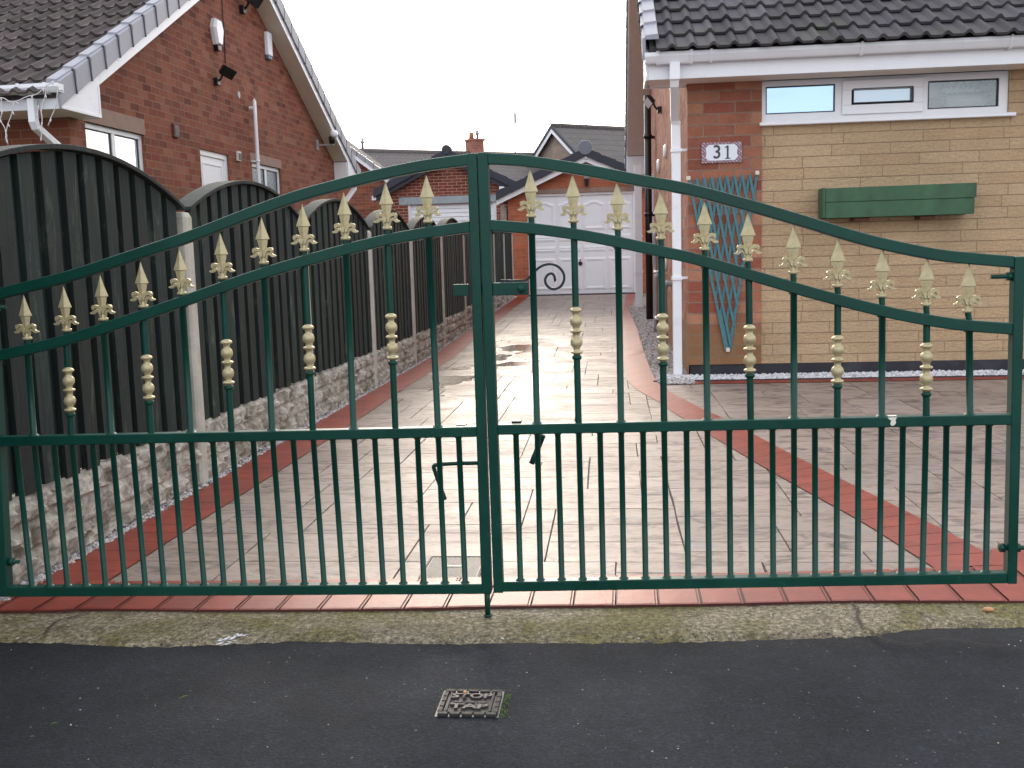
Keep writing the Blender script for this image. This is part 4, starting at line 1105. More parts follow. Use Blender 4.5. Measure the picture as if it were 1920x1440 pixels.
arc = [(uc+.24*math.cos(R(t)), zc+.26*math.sin(R(t))) for t in range(0, 181, 15)]; ar2 = [(uc+.19*math.cos(R(t)), zc+.21*math.sin(R(t))) for t in range(180, -1, -15)]
HL.mb(MB().ext([(-.036, y, z) for y, z in arc], (-.02, 0, 0))).build('fanlight_frame', 'upvc', d)
HL.mb(MB().ext([(-.032, y, z) for y, z in ar2], (-.01, 0, 0))).build('fanlight', 'frosted_glass', d)
m = MB()
for t in (50, 90, 130): m.tube([(-.03, uc, zc), (-.03, uc+.2*math.cos(R(t)), zc+.21*math.sin(R(t)))], .008, 6)
HL.mb(m).build('fanlight_bars', 'upvc', d)
HL.mb(tile_mesh(HL, -4.6, HL.o-.06, 5, smax=(HL.ap+HL.yo)*1.146)).build('roof_tiles', 'left_tiles', HL.t, fixn=False)
gx = HL.px(108, 160, y=-.64); gutter(HL, -HL.W, gx.x, -.54, HL.px(60, 157, y=-.64).z, [HL.px(13, 160, y=-.64).x-1.2], HL.px(58, 160, y=-.64).x)
ox = HL.px(59, 180, y=-.6).x
def sq_pipe(h, pts, r, name='downpipe', mat='upvc', parent=None, bev=.006):
    m = MB().tube(pts, r, square=True); return h.mb(m).build(name, mat, parent or h.t, bev)
sq_pipe(HL, [(ox, -.6, 2.62), (ox, -.6, 2.42), (ox+.0, -.57, 2.37), (ox+.0, -.09, 2.16), (ox, -.05, 2.12), (ox, -.05, .1)], .033)
# parts on the gable
def gable_box(h, pxa, pxb, dep, name, mat, bev=.004, parent=None):
    a, b = h.px(*pxa), h.px(*pxb); m = gbox(fs_, min(a.y, b.y), max(a.y, b.y), -dep, .0, min(a.z, b.z), max(a.z, b.z)); return h.mb(m).build(name, mat, parent or h.t, bev), a, b
v, a, b = gable_box(HL, (321, 232), (333, 259), .03, 'air_vent', 'brown_vent')
m = MB()
for i in range(5):
    z = b.z+.03+(a.z-b.z-.06)*i/4; gbox(fs_, a.y+.02, b.y-.02, -.034, -.03, z-.008, z+.008, m)
HL.mb(m).build('louvre', 'black_plastic', v)
v, a, b = gable_box(HL, (442, 283), (449.5, 303), .03, 'air_vent', 'cream_trim')
m = MB()
for i in range(4):
    z = b.z+.03+(a.z-b.z-.06)*i/3; gbox(fs_, a.y+.02, b.y-.0, -.036, -.03, z-.016, z+.004, m)
HL.mb(m).build('louvre', 'black_plastic', v)
p = HL.px(468, 203); q = HL.px(460, 199)
HL.mb(MB().tube(spline([(-.02, p.y, p.z), (.05, p.y, p.z), (.075, p.y, p.z-.03), (.075, p.y, p.z-.12), (.075, p.y, .2)], 4), .026, 12)).build('waste_pipe', 'upvc', HL.t)
for zz in (p.z-.75, p.z-1.8): HL.mb(MB().lathe([(zz, .032), (zz+.03, .032)], (.075, p.y, 0), 12).box(0, .05, p.y-.06, p.y-.01, zz, zz+.02)).build('pipe_clip', 'upvc', HL.t)
p = HL.px(447, 178); HL.mb(MB().lathe([(0, .05), (.012, .045)], (0, p.y, p.z), 12, 'x')).build('pipe_patch', 'grey_plastic', HL.t)
a, b = HL.px(415, 0), HL.px(421.5, 118)
HL.mb(MB().tube([(.008, a.y, a.z+1.2), (.008, a.y, a.z), (.01, (a.y+b.y)/2+.01, (a.z+b.z)/2), (.008, b.y, b.z)], .006, 6)).build('cable', 'black_plastic', HL.t)
# far downpipe
z = 2.5; sq_pipe(HL, [(.16, 9.2, 2.6), (.16, 9.2, 2.42), (.1, 8.72, 2.14), (.06, 8.72, .1)], .035)
# things fixed to the gable
def wall_thing(h, name, label, cat, p, grp=None):
    W_ = h.R @ Vector((p[0]*h.sx, p[1], p[2]))+h.c
    t = thing(name, label, cat, W_, h.t.rotation_euler.z, grp, local=True); return t
a, b = HL.px(402, 97), HL.px(417, 40)
pc = HL.px(402, 66, x=.0)
t = wall_thing(HL, 'alarm_box', 'white hexagonal alarm box with a dark base high on the brick gable', 'alarm box', (0, pc.y, pc.z))
hx = [(-.075, .20), (.075, .20), (.135, .08), (.07, -.13), (-.07, -.13), (-.135, .08)]
m = MB(); m.ext([(.0, y, z) for y, z in hx], (.05, 0, 0)); hx2 = [(y*.82, z*.88+.0) for y, z in hx]
m.add([(.05, y, z) for y, z in hx]+[(.085, y, z) for y, z in hx2], [(i, (i+1) % 6, 6+(i+1) % 6, 6+i) for i in range(6)]+[tuple(range(6, 12))]); m.build('cover', 'upvc', t, .004)
lo = [(-.07, -.131), (.07, -.131), (.045, -.2), (-.045, -.2)]
MB().ext([(.004, y, z) for y, z in lo], (.06, 0, 0)).build('strobe', 'black_plastic', t, .006)
pc = HL.px(499, 86, x=0)
t = wall_thing(HL, 'alarm_box', 'slim upright white alarm box with blue base, right of the hexagonal one', 'alarm box', (0, pc.y, pc.z))
MB().box(0, .07, -.085, .085, -.15, .19).build('cover', 'upvc', t, .018)
MAT['blue_grey'] = simple('blue_grey', L((86,108,134)), .3); MB().box(.004, .06, -.075, .075, -.2, -.151).build('strobe', 'blue_grey', t, .012)
def floodlight(h, pxp, label, sc, face=None, face_mat='black_plastic', grp=None):
    pc = h.px(*pxp, x=0); t = wall_thing(h, 'floodlight', label, 'floodlight', (0, pc.y, pc.z), grp); s = h.sx*sc
    MB().box(0, .05*s, -.04*sc, .04*sc, -.13*sc, -.05*sc).build('base', 'black_plastic', t, .006) if s > 0 else MB().box(.05*s, 0, -.04*sc, .04*sc, -.13*sc, -.05*sc).build('base', 'black_plastic', t, .006)
    MB().tube([(.04*s, 0, -.09*sc), (.08*s, 0, -.05*sc), (.1*s, 0, .0)], .012*sc, 8).build('arm', 'black_plastic', t)
    m = MB(); n = Vector((.75*(1 if s > 0 else -1), -.25, -.6)).normalized(); u = Vector((0, 1, 0)); u = (u-n*u.dot(n)).normalized(); v = n.cross(u)
    c = Vector((.14*s, 0.02, .02*sc)); hw, hh, dd = .12*sc, .06*sc, .03*sc
    bk = [c-n*dd+u*a*hw*.7+v*b*hh*.7 for a, b in ((-1,-1),(1,-1),(1,1),(-1,1))]; fr = [c+n*dd+u*a*hw+v*b*hh for a, b in ((-1,-1),(1,-1),(1,1),(-1,1))]
    m.hexa(bk, fr).build('lamp_head', 'black_plastic', t, .005)
    g = [c+n*(dd+.002)+u*a*hw*.85+v*b*hh*.82 for a, b in ((-1,-1),(1,-1),(1,1),(-1,1))]
    MB().ext(g, n*.004).build('lamp_glass', face_mat, t); return t
floodlight(HL, (402, 138), 'black floodlight with sensor below the hexagonal alarm box on the brick gable', 1.15)
floodlight(HL, (450, 2), 'black floodlight at the very top of the brick gable, cut by the photo edge', 1.3)
pc = HL.px(594, 272, x=0)
t = wall_thing(HL, 'security_camera', 'white dome security camera on a bracket under the low verge of the brick gable', 'camera', (0, pc.y, pc.z))
MB().box(0, .02, -.05, .05, -.09, .09).build('wall_plate', 'grey_plastic', t, .004)
MB().box(.02, .3, -.015, .015, -.018, .012).build('bracket', 'grey_plastic', t, .004)
MB().lathe([(.012, .045), (.09, .055), (.13, .05)], (.27, 0, 0), 16).build('housing', 'black_plastic', t)
bm = bmesh.new(); bmesh.ops.create_uvsphere(bm, u_segments=16, v_segments=10, radius=.07); m = MB(); m.add([v.co+Vector((.31, 0, .17)) for v in bm.verts], [tuple(v.index for v in f.verts) for f in bm.faces], True); bm.free(); m.build('dome', 'upvc', t)
# icicle lights along the gutter
lt = thing('icicle_lights', 'unlit white icicle light string hanging from the gutter of the left bungalow', 'string lights', HL.R @ Vector((-.4, -.6, 2.6))+HL.c)
def ipx(x, y): q = HL.px(x, y, y=-.78); w = HL.R @ q + HL.c; return w
strings = [[(-60, 175), (-20, 190), (3, 183), (24, 192), (51, 181), (70, 176), (86, 162), (100, 152)], [(2, 184), (3, 212), (1, 225), (9, 240), (11, 252), (15, 271)], [(26, 192), (22, 214), (15, 232), (12, 246), (10, 262)],
           [(86, 165), (84, 182), (77, 205), (79, 222), (78, 250), (76, 264)], [(72, 197), (71, 218), (74, 236)], [(108, 170), (104, 200), (95, 222), (90, 236)], [(-20, 190), (-22, 220), (-28, 250)]]
m = MB(); bl = m
for s_ in strings:
    P = spline([ipx(*p) for p in s_], 4); m.tube(P, .0045, 6)
    for q in P[3::5]:
        a = Vector((random.uniform(-.5, .5), random.uniform(-.3, .3), -1)).normalized()*.035
        bl.tube([q, q+a*.5, q+a], .006, 6, rr=[.004, .008, .003])
m.build('wire', 'wire_white', lt)

# --- right bungalow
HR = House('bungalow', 'buff stone fronted bungalow with brick side wall and a long high window', (.654, 8.75), 0, -1, 7.2, 9.6, .33, .42, .25, 'pier_brick', 'right_tiles'); HR.z0 = 2.45; HR.ez = 2.68
ff = lambda u, d, z: (u, d, z)
bungalow_shell(HR, [], [], {'barge': 'upvc', 'verge': 'verge_grey'})
def RX(px, py, y=0): q = HR.px(px, py, y=y); return q
pierx = RX(1428, 400).x       # authored x is mirrored: negative into the house
zp = RX(1360, 683).z
wz1, wz0 = 2.45, (RX(1440, 227).z+RX(1890, 214).z)/2
wx0, wx1 = RX(1428, 200).x, RX(1893, 190).x
pr = .02
HR.mb(wall_grid(pierx, 0, zp, 2.6, [], ff)).build('brick_pier', 'pier_brick', HR.t)
HR.mb(wall_grid(-HR.W, pierx, zp, 2.6, [(wx1, wx0-.0001 if wx0 >= pierx else wx0, wz0, 2.6)], lambda u, d, z: (u, d+.014, z))).build('stone_wall', 'buff_stone', HR.t)
HR.mb(MB().box(-HR.W, -.012, .016, .1, -.05, zp)).build('plinth', 'plinth_black', HR.t)
HR.mb(MB().box(-.05, -.006, .1, 9.5, -.05, .1)).build('plinth', 'plinth_black', HR.t)
HR.mb(MB().quad((pierx, 0, zp), (pierx, .03, zp), (pierx, .03, 2.5), (pierx, 0, 2.5))).build('pier_return', 'pier_brick', HR.t)
HR.mb(MB().quad((0, 0, zp), (0, .05, zp), (pierx, .05, zp), (pierx, 0, zp))).build('pier_base', 'pier_brick', HR.t)
# window strip
X = lambda px: RX(px, 185).x
wm = MB()
za, zb = wz0, 2.4535
yw0, yw1 = .035, .09
def Zp(px, py): return RX(px, py, y=.04).z
panes = [(1437, 1567, (158+163)/2, 212), (1600, 1713, 164.5, 192.5), (1742, 1875, 149.5, 202)]
xs = [wx0]
ph = []
for k, (a, b, t_, bo) in enumerate(panes):
    mid = (a+b)/2; ph.append((X(b), X(a), Zp(mid, bo), Zp(mid, t_)))
g = wall_grid(wx1+.002, wx0-.002, za, zb, [h_ for h_ in ph if h_ is not ph[1]]+[(X(1722), X(1590), Zp(1656, 203), Zp(1656, 156))], lambda u, d, z: (u, yw0+d, z), .03)
wn = HR.mb(g).build('window', 'upvc', HR.t)
HR.mb(MB().box(wx1, wx0, yw0+.03, yw0+.035, za, zb)).build('window_back', 'black_plastic', wn) if False else None
HR.mb(frame_mb(ff, X(1732), X(1580), Zp(1656, 212.5), Zp(1656, 149), .075, yw0-.022, yw0+.02)).build('opening_sash', 'upvc', wn, .004)
gm = ['blue_reflect_glass', 'pale_glass', 'clear_glass']
for k, (h_, g_) in enumerate(zip(ph, gm)):
    HR.mb(MB().box(h_[0]-.0, h_[1]+.0, yw0+.012, yw0+.018, h_[2], h_[3])).build('pane', g_, wn)
    HR.mb(frame_mb(ff, h_[0], h_[1], h_[2], h_[3], .008, yw0-.004 if k != 1 else yw0-.024, yw0+.011)).build('seal', 'black_plastic', wn)
# dark room with the lamp behind the right hand pane
HR.mb(MB().box(ph[2][0]-.5, ph[2][1]+.5, .9, .95, 1.4, 2.6)).build('room_wall', 'verge_dark', HR.t)
q = HR.px(1808, 175, y=.35); q1 = HR.px(1808, 152, y=.35); q0 = HR.px(1808, 200, y=.35); hw_ = abs(HR.px(1762, 170, y=.35).x-HR.px(1852, 170, y=.35).x)/2
dm = [(q.x+hw_*math.cos(R(t)), .30, q.z+.005+(q1.z-q.z)*1.2*math.sin(R(t))**.7) for t in range(0, 181, 12)]
HR.mb(MB().ext(dm, (0, .1, 0))).build('lampshade', 'frosted_glass', HR.t)
HR.mb(MB().box(q.x-hw_*.95, q.x+hw_*.85, .3, .4, q0.z-.01, q.z-.012)).build('lamp_base', 'grey_plastic', HR.t, .05)
HR.mb(MB().box(ph[2][0]-.3, ph[2][1]+.3, .5, .52, q.z+.0, 2.42)).build('blind', 'plaque_white', HR.t)
sl = MB().box(wx1-.04, wx0+.02, -.045, .03, za-.03, za-.001); HR.mb(sl).build('sill', 'upvc', wn, .006)
# gutter and downpipe
gzr = (RX(1215, 97, y=-.4).z+RX(1560, 84, y=-.4).z)/2
gutter(HR, -HR.W, RX(1209, 100, y=-.4).x, -.3, gzr, [RX(1334, 100, y=-.4).x, RX(1617, 90, y=-.4).x, RX(1898, 80, y=-.4).x], RX(1265, 110, y=-.4).x)
HR.mb(tile_mesh(HR, -6.2, HR.o-.06, 9, smax=3.6)).build('roof_tiles', 'right_tiles', HR.t, fixn=False)
ox = RX(1265, 130, y=-.36).x
low = atZ(1265, 697, 0); lx = -(low.x-.654); 
sq_pipe(HR, [(ox, -.36, gzr-.08), (ox, -.36, 2.43)], .041)
sq_pipe(HR, [(ox, -.36, 2.46), (ox+.002, -.335, 2.40), (lx+.01, .02, 2.18), (lx, .05, 2.13)], .034)
sq_pipe(HR, [(lx, .05, 2.16), (lx, .05, .02)], .037)
for zc in (RX(1250, 283, y=.05).z, RX(1250, 522, y=.05).z): HR.mb(MB().box(lx-.043, lx+.043, .0, .1, zc-.014, zc+.014).box(lx-.13, lx-.04, .035, .065, zc-.008, zc+.012)).build('pipe_clip', 'upvc', HR.t)
# soil pipe, waste pipes and fittings on the side wall
def side(pxx, pyy): return HR.px(pxx, pyy, x=0)
HR.mb(MB().tube([(.1, 6.2, .0), (.1, 6.2, 3.3)], .05, 14)).build('soil_pipe', 'black_plastic', HR.t)
for z in (1.6, 2.7): HR.mb(MB().lathe([(z, .06), (z+.06, .06)], (.1, 6.2, 0), 14).box(0, .06, 6.22, 6.27, z, z+.04)).build('pipe_collar', 'black_plastic', HR.t)
def pipe(pts, r, mat='grey_plastic'): HR.mb(MB().tube(spline(pts, 5), r, 12)).build('waste_pipe', mat, HR.t)
pipe([(-.01, 4.6, 1.33), (.06, 4.6, 1.33), (.08, 4.6, 1.28), (.08, 4.6, .9), (.08, 4.5, .82), (.03, 4.2, .84)], .028)
pipe([(.0, 4.3, .78), (.075, 4.3, .78), (.09, 4.3, .7), (.09, 4.3, .05)], .028)
pipe([(.09, 4.3, .26), (.09, 4.1, .26), (.0, 4.0, .26)], .022, 'upvc')
pipe([(.0, 2.2, .74), (.07, 2.2, .74), (.09, 2.2, .66), (.09, 2.2, .03)], .03)
HR.mb(MB().tube([(.03, .8, 2.5), (.03, .8, .2)], .01, 8)).build('cable', 'brown_vent', HR.t)
for yv, zv, r in ((3.2, 2.22, .08), (4.9, 2.2, .09), (3.4, .95, .09)):
    HR.mb(MB().lathe([(0, r), (.02, r), (.035, r*.7)], (0, yv, zv), 16, 'x')).build('wall_vent', 'upvc', HR.t)
HR.mb(MB().box(0, .03, 6.9, 7.0, .9, 2.2).box(0, .045, 6.86, 8.0, 2.2, 2.26)).build('side_window', 'upvc', HR.t)
# rear corner downpipe
q = atZ(1199, 577, 0, True)
pq = MB(); X0 = -(q.x-.654); Y0 = q.y-8.75
sq_pipe(HR, [(X0, Y0, gz(q.y)), (X0, Y0, 1.62), (X0, Y0, 2.54)], .062)
for z in (1.35, .75): HR.mb(MB().box(X0-.07, X0+.07, Y0-.07, Y0+.07, z, z+.03)).build('pipe_clip', 'upvc', HR.t)
floodlight(HR, (1240, 192), 'small floodlight on the brick side wall beside the white downpipe of the stone bungalow', 1.0, face_mat='upvc')
# number plaque
c0, c1 = RX(1315, 268, y=-.01), RX(1391, 304, y=-.01); cx = .654-(c0.x+c1.x)/2; cz_ = (c0.z+c1.z)/2; pw, phh = abs(c1.x-c0.x)/2, abs(c0.z-c1.z)/2
t = thing('number_plaque', 'ceramic house number plaque reading 31 on the brick pier', 'house sign', (cx, 8.74, cz_))
Y_ = 8.745
MB().box(cx-pw, cx+pw, Y_-.012, Y_, cz_-phh, cz_+phh).build('border_tiles', 'plaque_edge', t, .002)
e = .028; w_, h_ = pw-.034, phh-.02
P = [(-w_, -h_+e), (-w_+e*.4, -h_+e*.5), (-w_+e, -h_), (w_-e, -h_), (w_-e*.4, -h_+e*.5), (w_, -h_+e), (w_-.008, 0), (w_, h_-e), (w_-e*.4, h_-e*.5), (w_-e, h_), (-w_+e, h_), (-w_+e*.4, h_-e*.5), (-w_, h_-e), (-w_+.008, 0)]
wt = MB().ext([(cx+x, Y_-.0145, cz_+z) for x, z in P], (0, .003, 0)).build('number_tile', 'plaque_white', t)
text_mb('3', .155, lambda u, v, w: (cx-.038+u*.95, Y_-.016-w, cz_+v), .001, .0018).build('digit', 'digit', wt, fixn=False)
d1 = [(-.02, -.054), (.024, -.054), (.024, -.047), (.0095, -.045), (.0095, .055), (-.002, .055), (-.022, .042), (-.021, .036), (-.0055, .04), (-.0055, -.045), (-.02, -.047)]
MB().ext([(cx+.047+x, Y_-.0165, cz_+z) for x, z in d1], (0, .0025, 0)).build('digit', 'digit', wt)
# trellis
def T(px, py, d=0.0): q = RX(px, py, y=-.03); return Vector((.654-q.x, 8.72-d, q.z))
tl, tr_, tb = T(1292, 338), T(1420, 328), T(1367, 656)
t = thing('trellis', 'teal expanding fan trellis screwed to the brick pier below the number plaque', 'trellis', (tb.x, 8.72, tb.z))
def in_line(z, a, b): return a.x+(b.x-a.x)*(z-a.z)/(b.z-a.z)
K = 9; wd = .0105
for i in range(K+1):
    f = i/K; top = tl.lerp(tr_, f); H_ = tl.z-tb.z
    for sg, dy in ((1, 0.0+i*.0003), (-1, .011+i*.0003)):
        sl = .20 if sg == 1 else -.155
        # walk down until leaving the triangle
        z = top.z; x = top.x; zz = z
        while zz > tb.z-.002:
            xx = top.x+sl*(top.z-zz)
            if xx < in_line(zz, tl, tb)-.012 or xx > in_line(zz, tr_, tb)+.012: break
            zz -= .005
        if top.z-zz < .06: continue
        xx = top.x+sl*(top.z-zz); a = Vector((top.x, 8.72+dy, top.z+.012)); b = Vector((xx, 8.72+dy, zz))
        n = Vector((1, 0, 0))*wd
        MB().hexa([b-n, b+n, b+n+Vector((0, .0025, 0)), b-n+Vector((0, .0025, 0))], [a-n, a+n, a+n+Vector((0, .0025, 0)), a-n+Vector((0, .0025, 0))]).build('slat', 'teal_wood', t)
# slats that start on the left edge
for i in (1, 2):
    f = i/2.6; z = tl.z+(tb.z-tl.z)*f; x = in_line(z, tl, tb)
    for sg, dy, x in ((1, 0.0032+i*.0003, in_line(z, tl, tb)), (-1, .0142+i*.0003, in_line(z, tr_, tb))):
        sl = .20 if sg == 1 else -.155; zz = z
        while zz > tb.z:
            xx = x+sl*(z-zz)
            if sg == 1 and xx > in_line(zz, tr_, tb)+.01: break
            if sg == -1 and xx < in_line(zz, tl, tb)-.01: break
            zz -= .005
        a = Vector((x, 8.72+dy, z+.01)); b = Vector((x+sl*(z-zz), 8.72+dy, zz)); n = Vector((1, 0, 0))*wd
        MB().hexa([b-n, b+n, b+n+Vector((0, .0025, 0)), b-n+Vector((0, .0025, 0))], [a-n, a+n, a+n+Vector((0, .0025, 0)), a-n+Vector((0, .0025, 0))]).build('slat', 'teal_wood', t)
for p in (tl+Vector((-.004, 0, .016)), tr_+Vector((.0, 0, .016)), tb+Vector((-.01, 0, 0))):
    MB().box(p.x-.016, p.x+.016, 8.71, 8.75, p.z-.016, p.z+.018).build('clip', 'cream_trim', t, .004)
# planter box
a, b = RX(1546, 349, y=-.2), RX(1832, 343, y=-.2); c_, d_ = RX(1546, 409, y=-.2), RX(1830, 401, y=-.2)
xa, xb = .654-a.x, .654-b.x; zt, zb = (a.z+b.z)/2, (c_.z+d_.z)/2; za_, zb_ = a.z, b.z
t = thing('planter_box', 'empty green painted wooden window box fixed to the buff stone wall', 'planter', ((xa+xb)/2, 8.62, zb))
def pz(x, z): return z+(x-(xa+xb)/2)*(-.006)
zm = (zt+zb)/2-.0
fy = 8.55
MB().hexa([(xa+.012, fy, zm+.004), (xb, fy, zm+.004), (xb, fy+.02, zm+.004), (xa+.012, fy+.02, zm+.004)], [(xa+.012, fy, zt-.01), (xb, fy, zt-.004), (xb, fy+.02, zt-.004), (xa+.012, fy+.02, zt-.01)]).build('front_board', 'box_green', t, .003)
MB().box(xa+.012, xb-.012, fy+.004, fy+.022, zb, zm).build('front_board', 'box_green', t, .003)
MB().box(xa-.012, xa+.01, fy+.0, 8.74, zb+.004, zt-.006).build('end_board', 'box_green', t, .003)
MB().box(xb-.03, xb-.012, fy+.024, 8.74, zb+.004, zt-.008).build('end_board', 'box_green', t, .003)
MB().box(xa+.012, xb-.03, 8.715, 8.74, zb, zt-.004).build('back_board', 'box_green', t)
MB().box(xa+.012, xb-.03, fy+.024, 8.713, zb+.01, zb+.03).build('base_board', 'box_green', t)
MB().box(xb-.42, xb-.3, 8.6, 8.75, zb-.03, zb-.001).build('support', 'brown_wood', t, .004)
MB().box(xa+.25, xa+.37, 8.6, 8.75, zb-.03, zb-.001).build('support', 'brown_wood', t, .004)
# ------------------------------------------------------------------ garage at the end of the drive
GY = 21.5; gb = gz(GY)
def gp(px, py, Y=GY): return atY(px, py, Y)
gar = thing('garage', 'orange brick garage with a white panelled door at the end of the drive', 'garage', (-.5, GY, gb))
xl, xr = gp(954, 450).x, 1.15; ap = gp(1098, 290); dx0, dx1 = gp(998, 460).x, gp(1187, 455).x
zl = gp(1098, 365).z; zlt = gp(1098, 353.5).z; ez = 2.44; cxg = ap.x; hw = cxg-xl; xr = cxg+hw+.05
m = wall_grid(xl, xr, gb, ez, [(dx0-.09, dx1+.09, gb, zl+.05)], lambda u, d, z: (u, GY+d, z), .2)
m.quad((xl, GY, ez), (xr, GY, ez), (cxg, GY, ez+hw*.44)); m.quad((xl, GY, gb), (xl, GY+5, gb), (xl, GY+5, ez), (xl, GY, ez)); m.quad((xr, GY, gb), (xr, GY+5, gb), (xr, GY+5, ez), (xr, GY, ez))
m.build('wall', 'garage_brick', gar)
MB().box(dx0-.2, dx1+.25, GY-.012, GY+.02, zl+.05, zlt+.02).build('lintel', 'lintel_concrete', gar, .004)
fr = MB(); fr.box(dx0-.088, dx0-.004, GY+.03, GY+.1, gb, zl+.048); fr.box(dx1+.004, dx1+.088, GY+.03, GY+.1, gb, zl+.048); fr.box(dx0-.004, dx1+.004, GY+.03, GY+.1, zl+.0, zl+.048); fr.build('door_frame', 'upvc', gar)
dw = dx1-dx0; dh = zl-gb-.03
dn = MB().box(dx0, dx1, GY+.07, GY+.1, gb+.025, zl-.004).build('garage_door', 'upvc', gar)
def pan(x0, x1, z0, z1, arch=False):
    m = MB(); y = GY+.07
    top = [(x1, z1)] if not arch else [(x1, z1-.07), (x1-(x1-x0)*.18, z1-.05), (x1-(x1-x0)*.3, z1-.012), ((x0+x1)/2, z1), (x0+(x1-x0)*.3, z1-.012), (x0+(x1-x0)*.18, z1-.05)]
    P = [(x0, z0), (x1, z0)]+top+([(x0, z1)] if not arch else [(x0, z1-.07)])
    cx, cz = (x0+x1)/2, (z0+z1)/2
    A = [Vector((x, y-.0, z)) for x, z in P]; B = [Vector((cx+(x-cx)*(1-.05/(x1-x0)*2), y-.014, cz+(z-cz)*(1-.05/(z1-z0)*2))) for x, z in P]
    C = [Vector((cx+(x-cx)*(1-.09/(x1-x0)*2), y-.002, cz+(z-cz)*(1-.09/(z1-z0)*2))) for x, z in P]
    n = len(P); m.add(A+B+C, [(i, (i+1) % n, n+(i+1) % n, n+i) for i in range(n)]+[(n+i, n+(i+1) % n, 2*n+(i+1) % n, 2*n+i) for i in range(n)]+[tuple(range(2*n, 3*n))])
    m.build('door_panel', 'upvc', dn)
rowsz = [(0.03, .36), (.40, .66), (.70, .985)]
for c in range(4):
    x0_ = dx0+.03+(dw-.04)*c/4; x1_ = dx0+(dw-.0)*(c+1)/4-.03
    z_ = gb+.03
    pan(x0_, x1_, z_+dh*.03, z_+dh*.37); pan(x0_, x1_, z_+dh*.42, z_+dh*.49); pan(x0_, x1_, z_+dh*.53, z_+dh*.60); pan(x0_, x1_, z_+dh*.64, z_+dh*.95, True)
for c in (1, 2, 3): MB().box(dx0+dw*c/4-.004, dx0+dw*c/4+.004, GY+.067, GY+.0695, gb+.03, zl-.01).build('door_groove', 'soffit_white', dn)
hp = gp(1088, 494); MB().lathe([(GY+.04, .02), (GY+.045, .045), (GY+.07, .04)], (hp.x, 0, hp.z), 14, 'y').box(hp.x-.008, hp.x+.008, GY+.03, GY+.05, hp.z-.0, hp.z+.09).build('handle', 'black_plastic', dn)
MB().box(dx0-.1, dx1+.1, GY-.05, GY+.1, gb-.02, gb+.02).build('threshold', 'slate_edging', gar)
def gable_roof(t, cx, Y0, Y1, half, zap, k, tm='verge_dark', over=.22, fas='upvc', thick=.13):
    """pitched roof with ridge along the drive; zap = top of wall at apex"""
    for s in (-1, 1):
        e = cx+s*(half+over); ze = zap-k*(half+over)
        m = MB(); m.hexa([(cx, Y0-.2, zap+.03), (e, Y0-.2, ze+.03), (e, Y1, ze+.03), (cx, Y1, zap+.03)], [(cx, Y0-.2, zap+.03+thick), (e, Y0-.2, ze+.03+thick), (e, Y1, ze+.03+thick), (cx, Y1, zap+.03+thick)]); m.build('roof', tm, t)
        m = MB(); m.hexa([(cx, Y0-.19, zap-.09), (e, Y0-.19, ze-.09), (e, Y0-.165, ze-.09), (cx, Y0-.165, zap-.09)], [(cx, Y0-.19, zap+.028), (e, Y0-.19, ze+.028), (e, Y0-.165, ze+.028), (cx, Y0-.165, zap+.028)]); m.build('bargeboard', fas, t)
        v = MB(); L_ = math.hypot(half+over, k*(half+over)); n = int(L_/.33)
        for i in range(n):
            f0, f1 = i/n, (i+1)/n; xa, xb = cx+s*(half+over)*f0, cx+s*(half+over)*f1; A, B = zap-k*(half+over)*f0, zap-k*(half+over)*f1
            v.hexa([(xa, Y0-.235, A+.02), (xb, Y0-.245, B+.01), (xb, Y0-.2, B+.01), (xa, Y0-.2, A+.02)], [(xa, Y0-.235, A+.05+thick), (xb, Y0-.245, B+.07+thick), (xb, Y0-.02, B+.07+thick), (xa, Y0-.02, A+.05+thick)])
        v.build('verge', tm, t)
zap = ap.z-.02
k_ = .44
gable_roof(gar, cxg, GY, GY+5, hw, zap-.05, k_)
# soffit underside and gutter ends
e = gp(943, 350); MB().box(e.x-.06, e.x+.04, GY-.2, GY+5, ez-.02, ez+.09).build('gutter', 'upvc', gar, .01)
MB().box(xl-.18, xl-.0, GY-.15, GY+5, ez-.09, ez-.07).build('soffit', 'soffit_white', gar)
MB().lathe([(GY-.26, .14), (GY-.24, .15), (GY+.0, .15)], (cxg, 0, gp(1098, 279).z), 20, 'y').build('ridge_cap', 'dish_grey', gar)
p = gp(1099, 297); MB().lathe([(p.z-.05, .005), (p.z-.02, .03), (p.z+.03, .02), (p.z+.05, .01)], (p.x, GY-.2, 0), 10).build('finial', 'upvc', gar)
p = gp(1100, 341); t = thing('wall_lantern', 'dark wall lantern above the white garage door', 'wall lamp', (p.x, GY, p.z))
MB().box(p.x-.05, p.x+.05, GY-.05, GY, p.z+.02, p.z+.16).build('bracket', 'grey_plastic', t, .004)
MB().add([(p.x+a*.05, GY-.1+b*.05, p.z+.06) for a, b in ((-1,-1),(1,-1),(1,1),(-1,1))]+[(p.x+a*.035, GY-.1+b*.035, p.z-.1) for a, b in ((-1,-1),(1,-1),(1,1),(-1,1))], [(0,1,2,3),(7,6,5,4),(0,1,5,4),(1,2,6,5),(2,3,7,6),(3,0,4,7)]).build('lantern', 'black_plastic', t, .004)
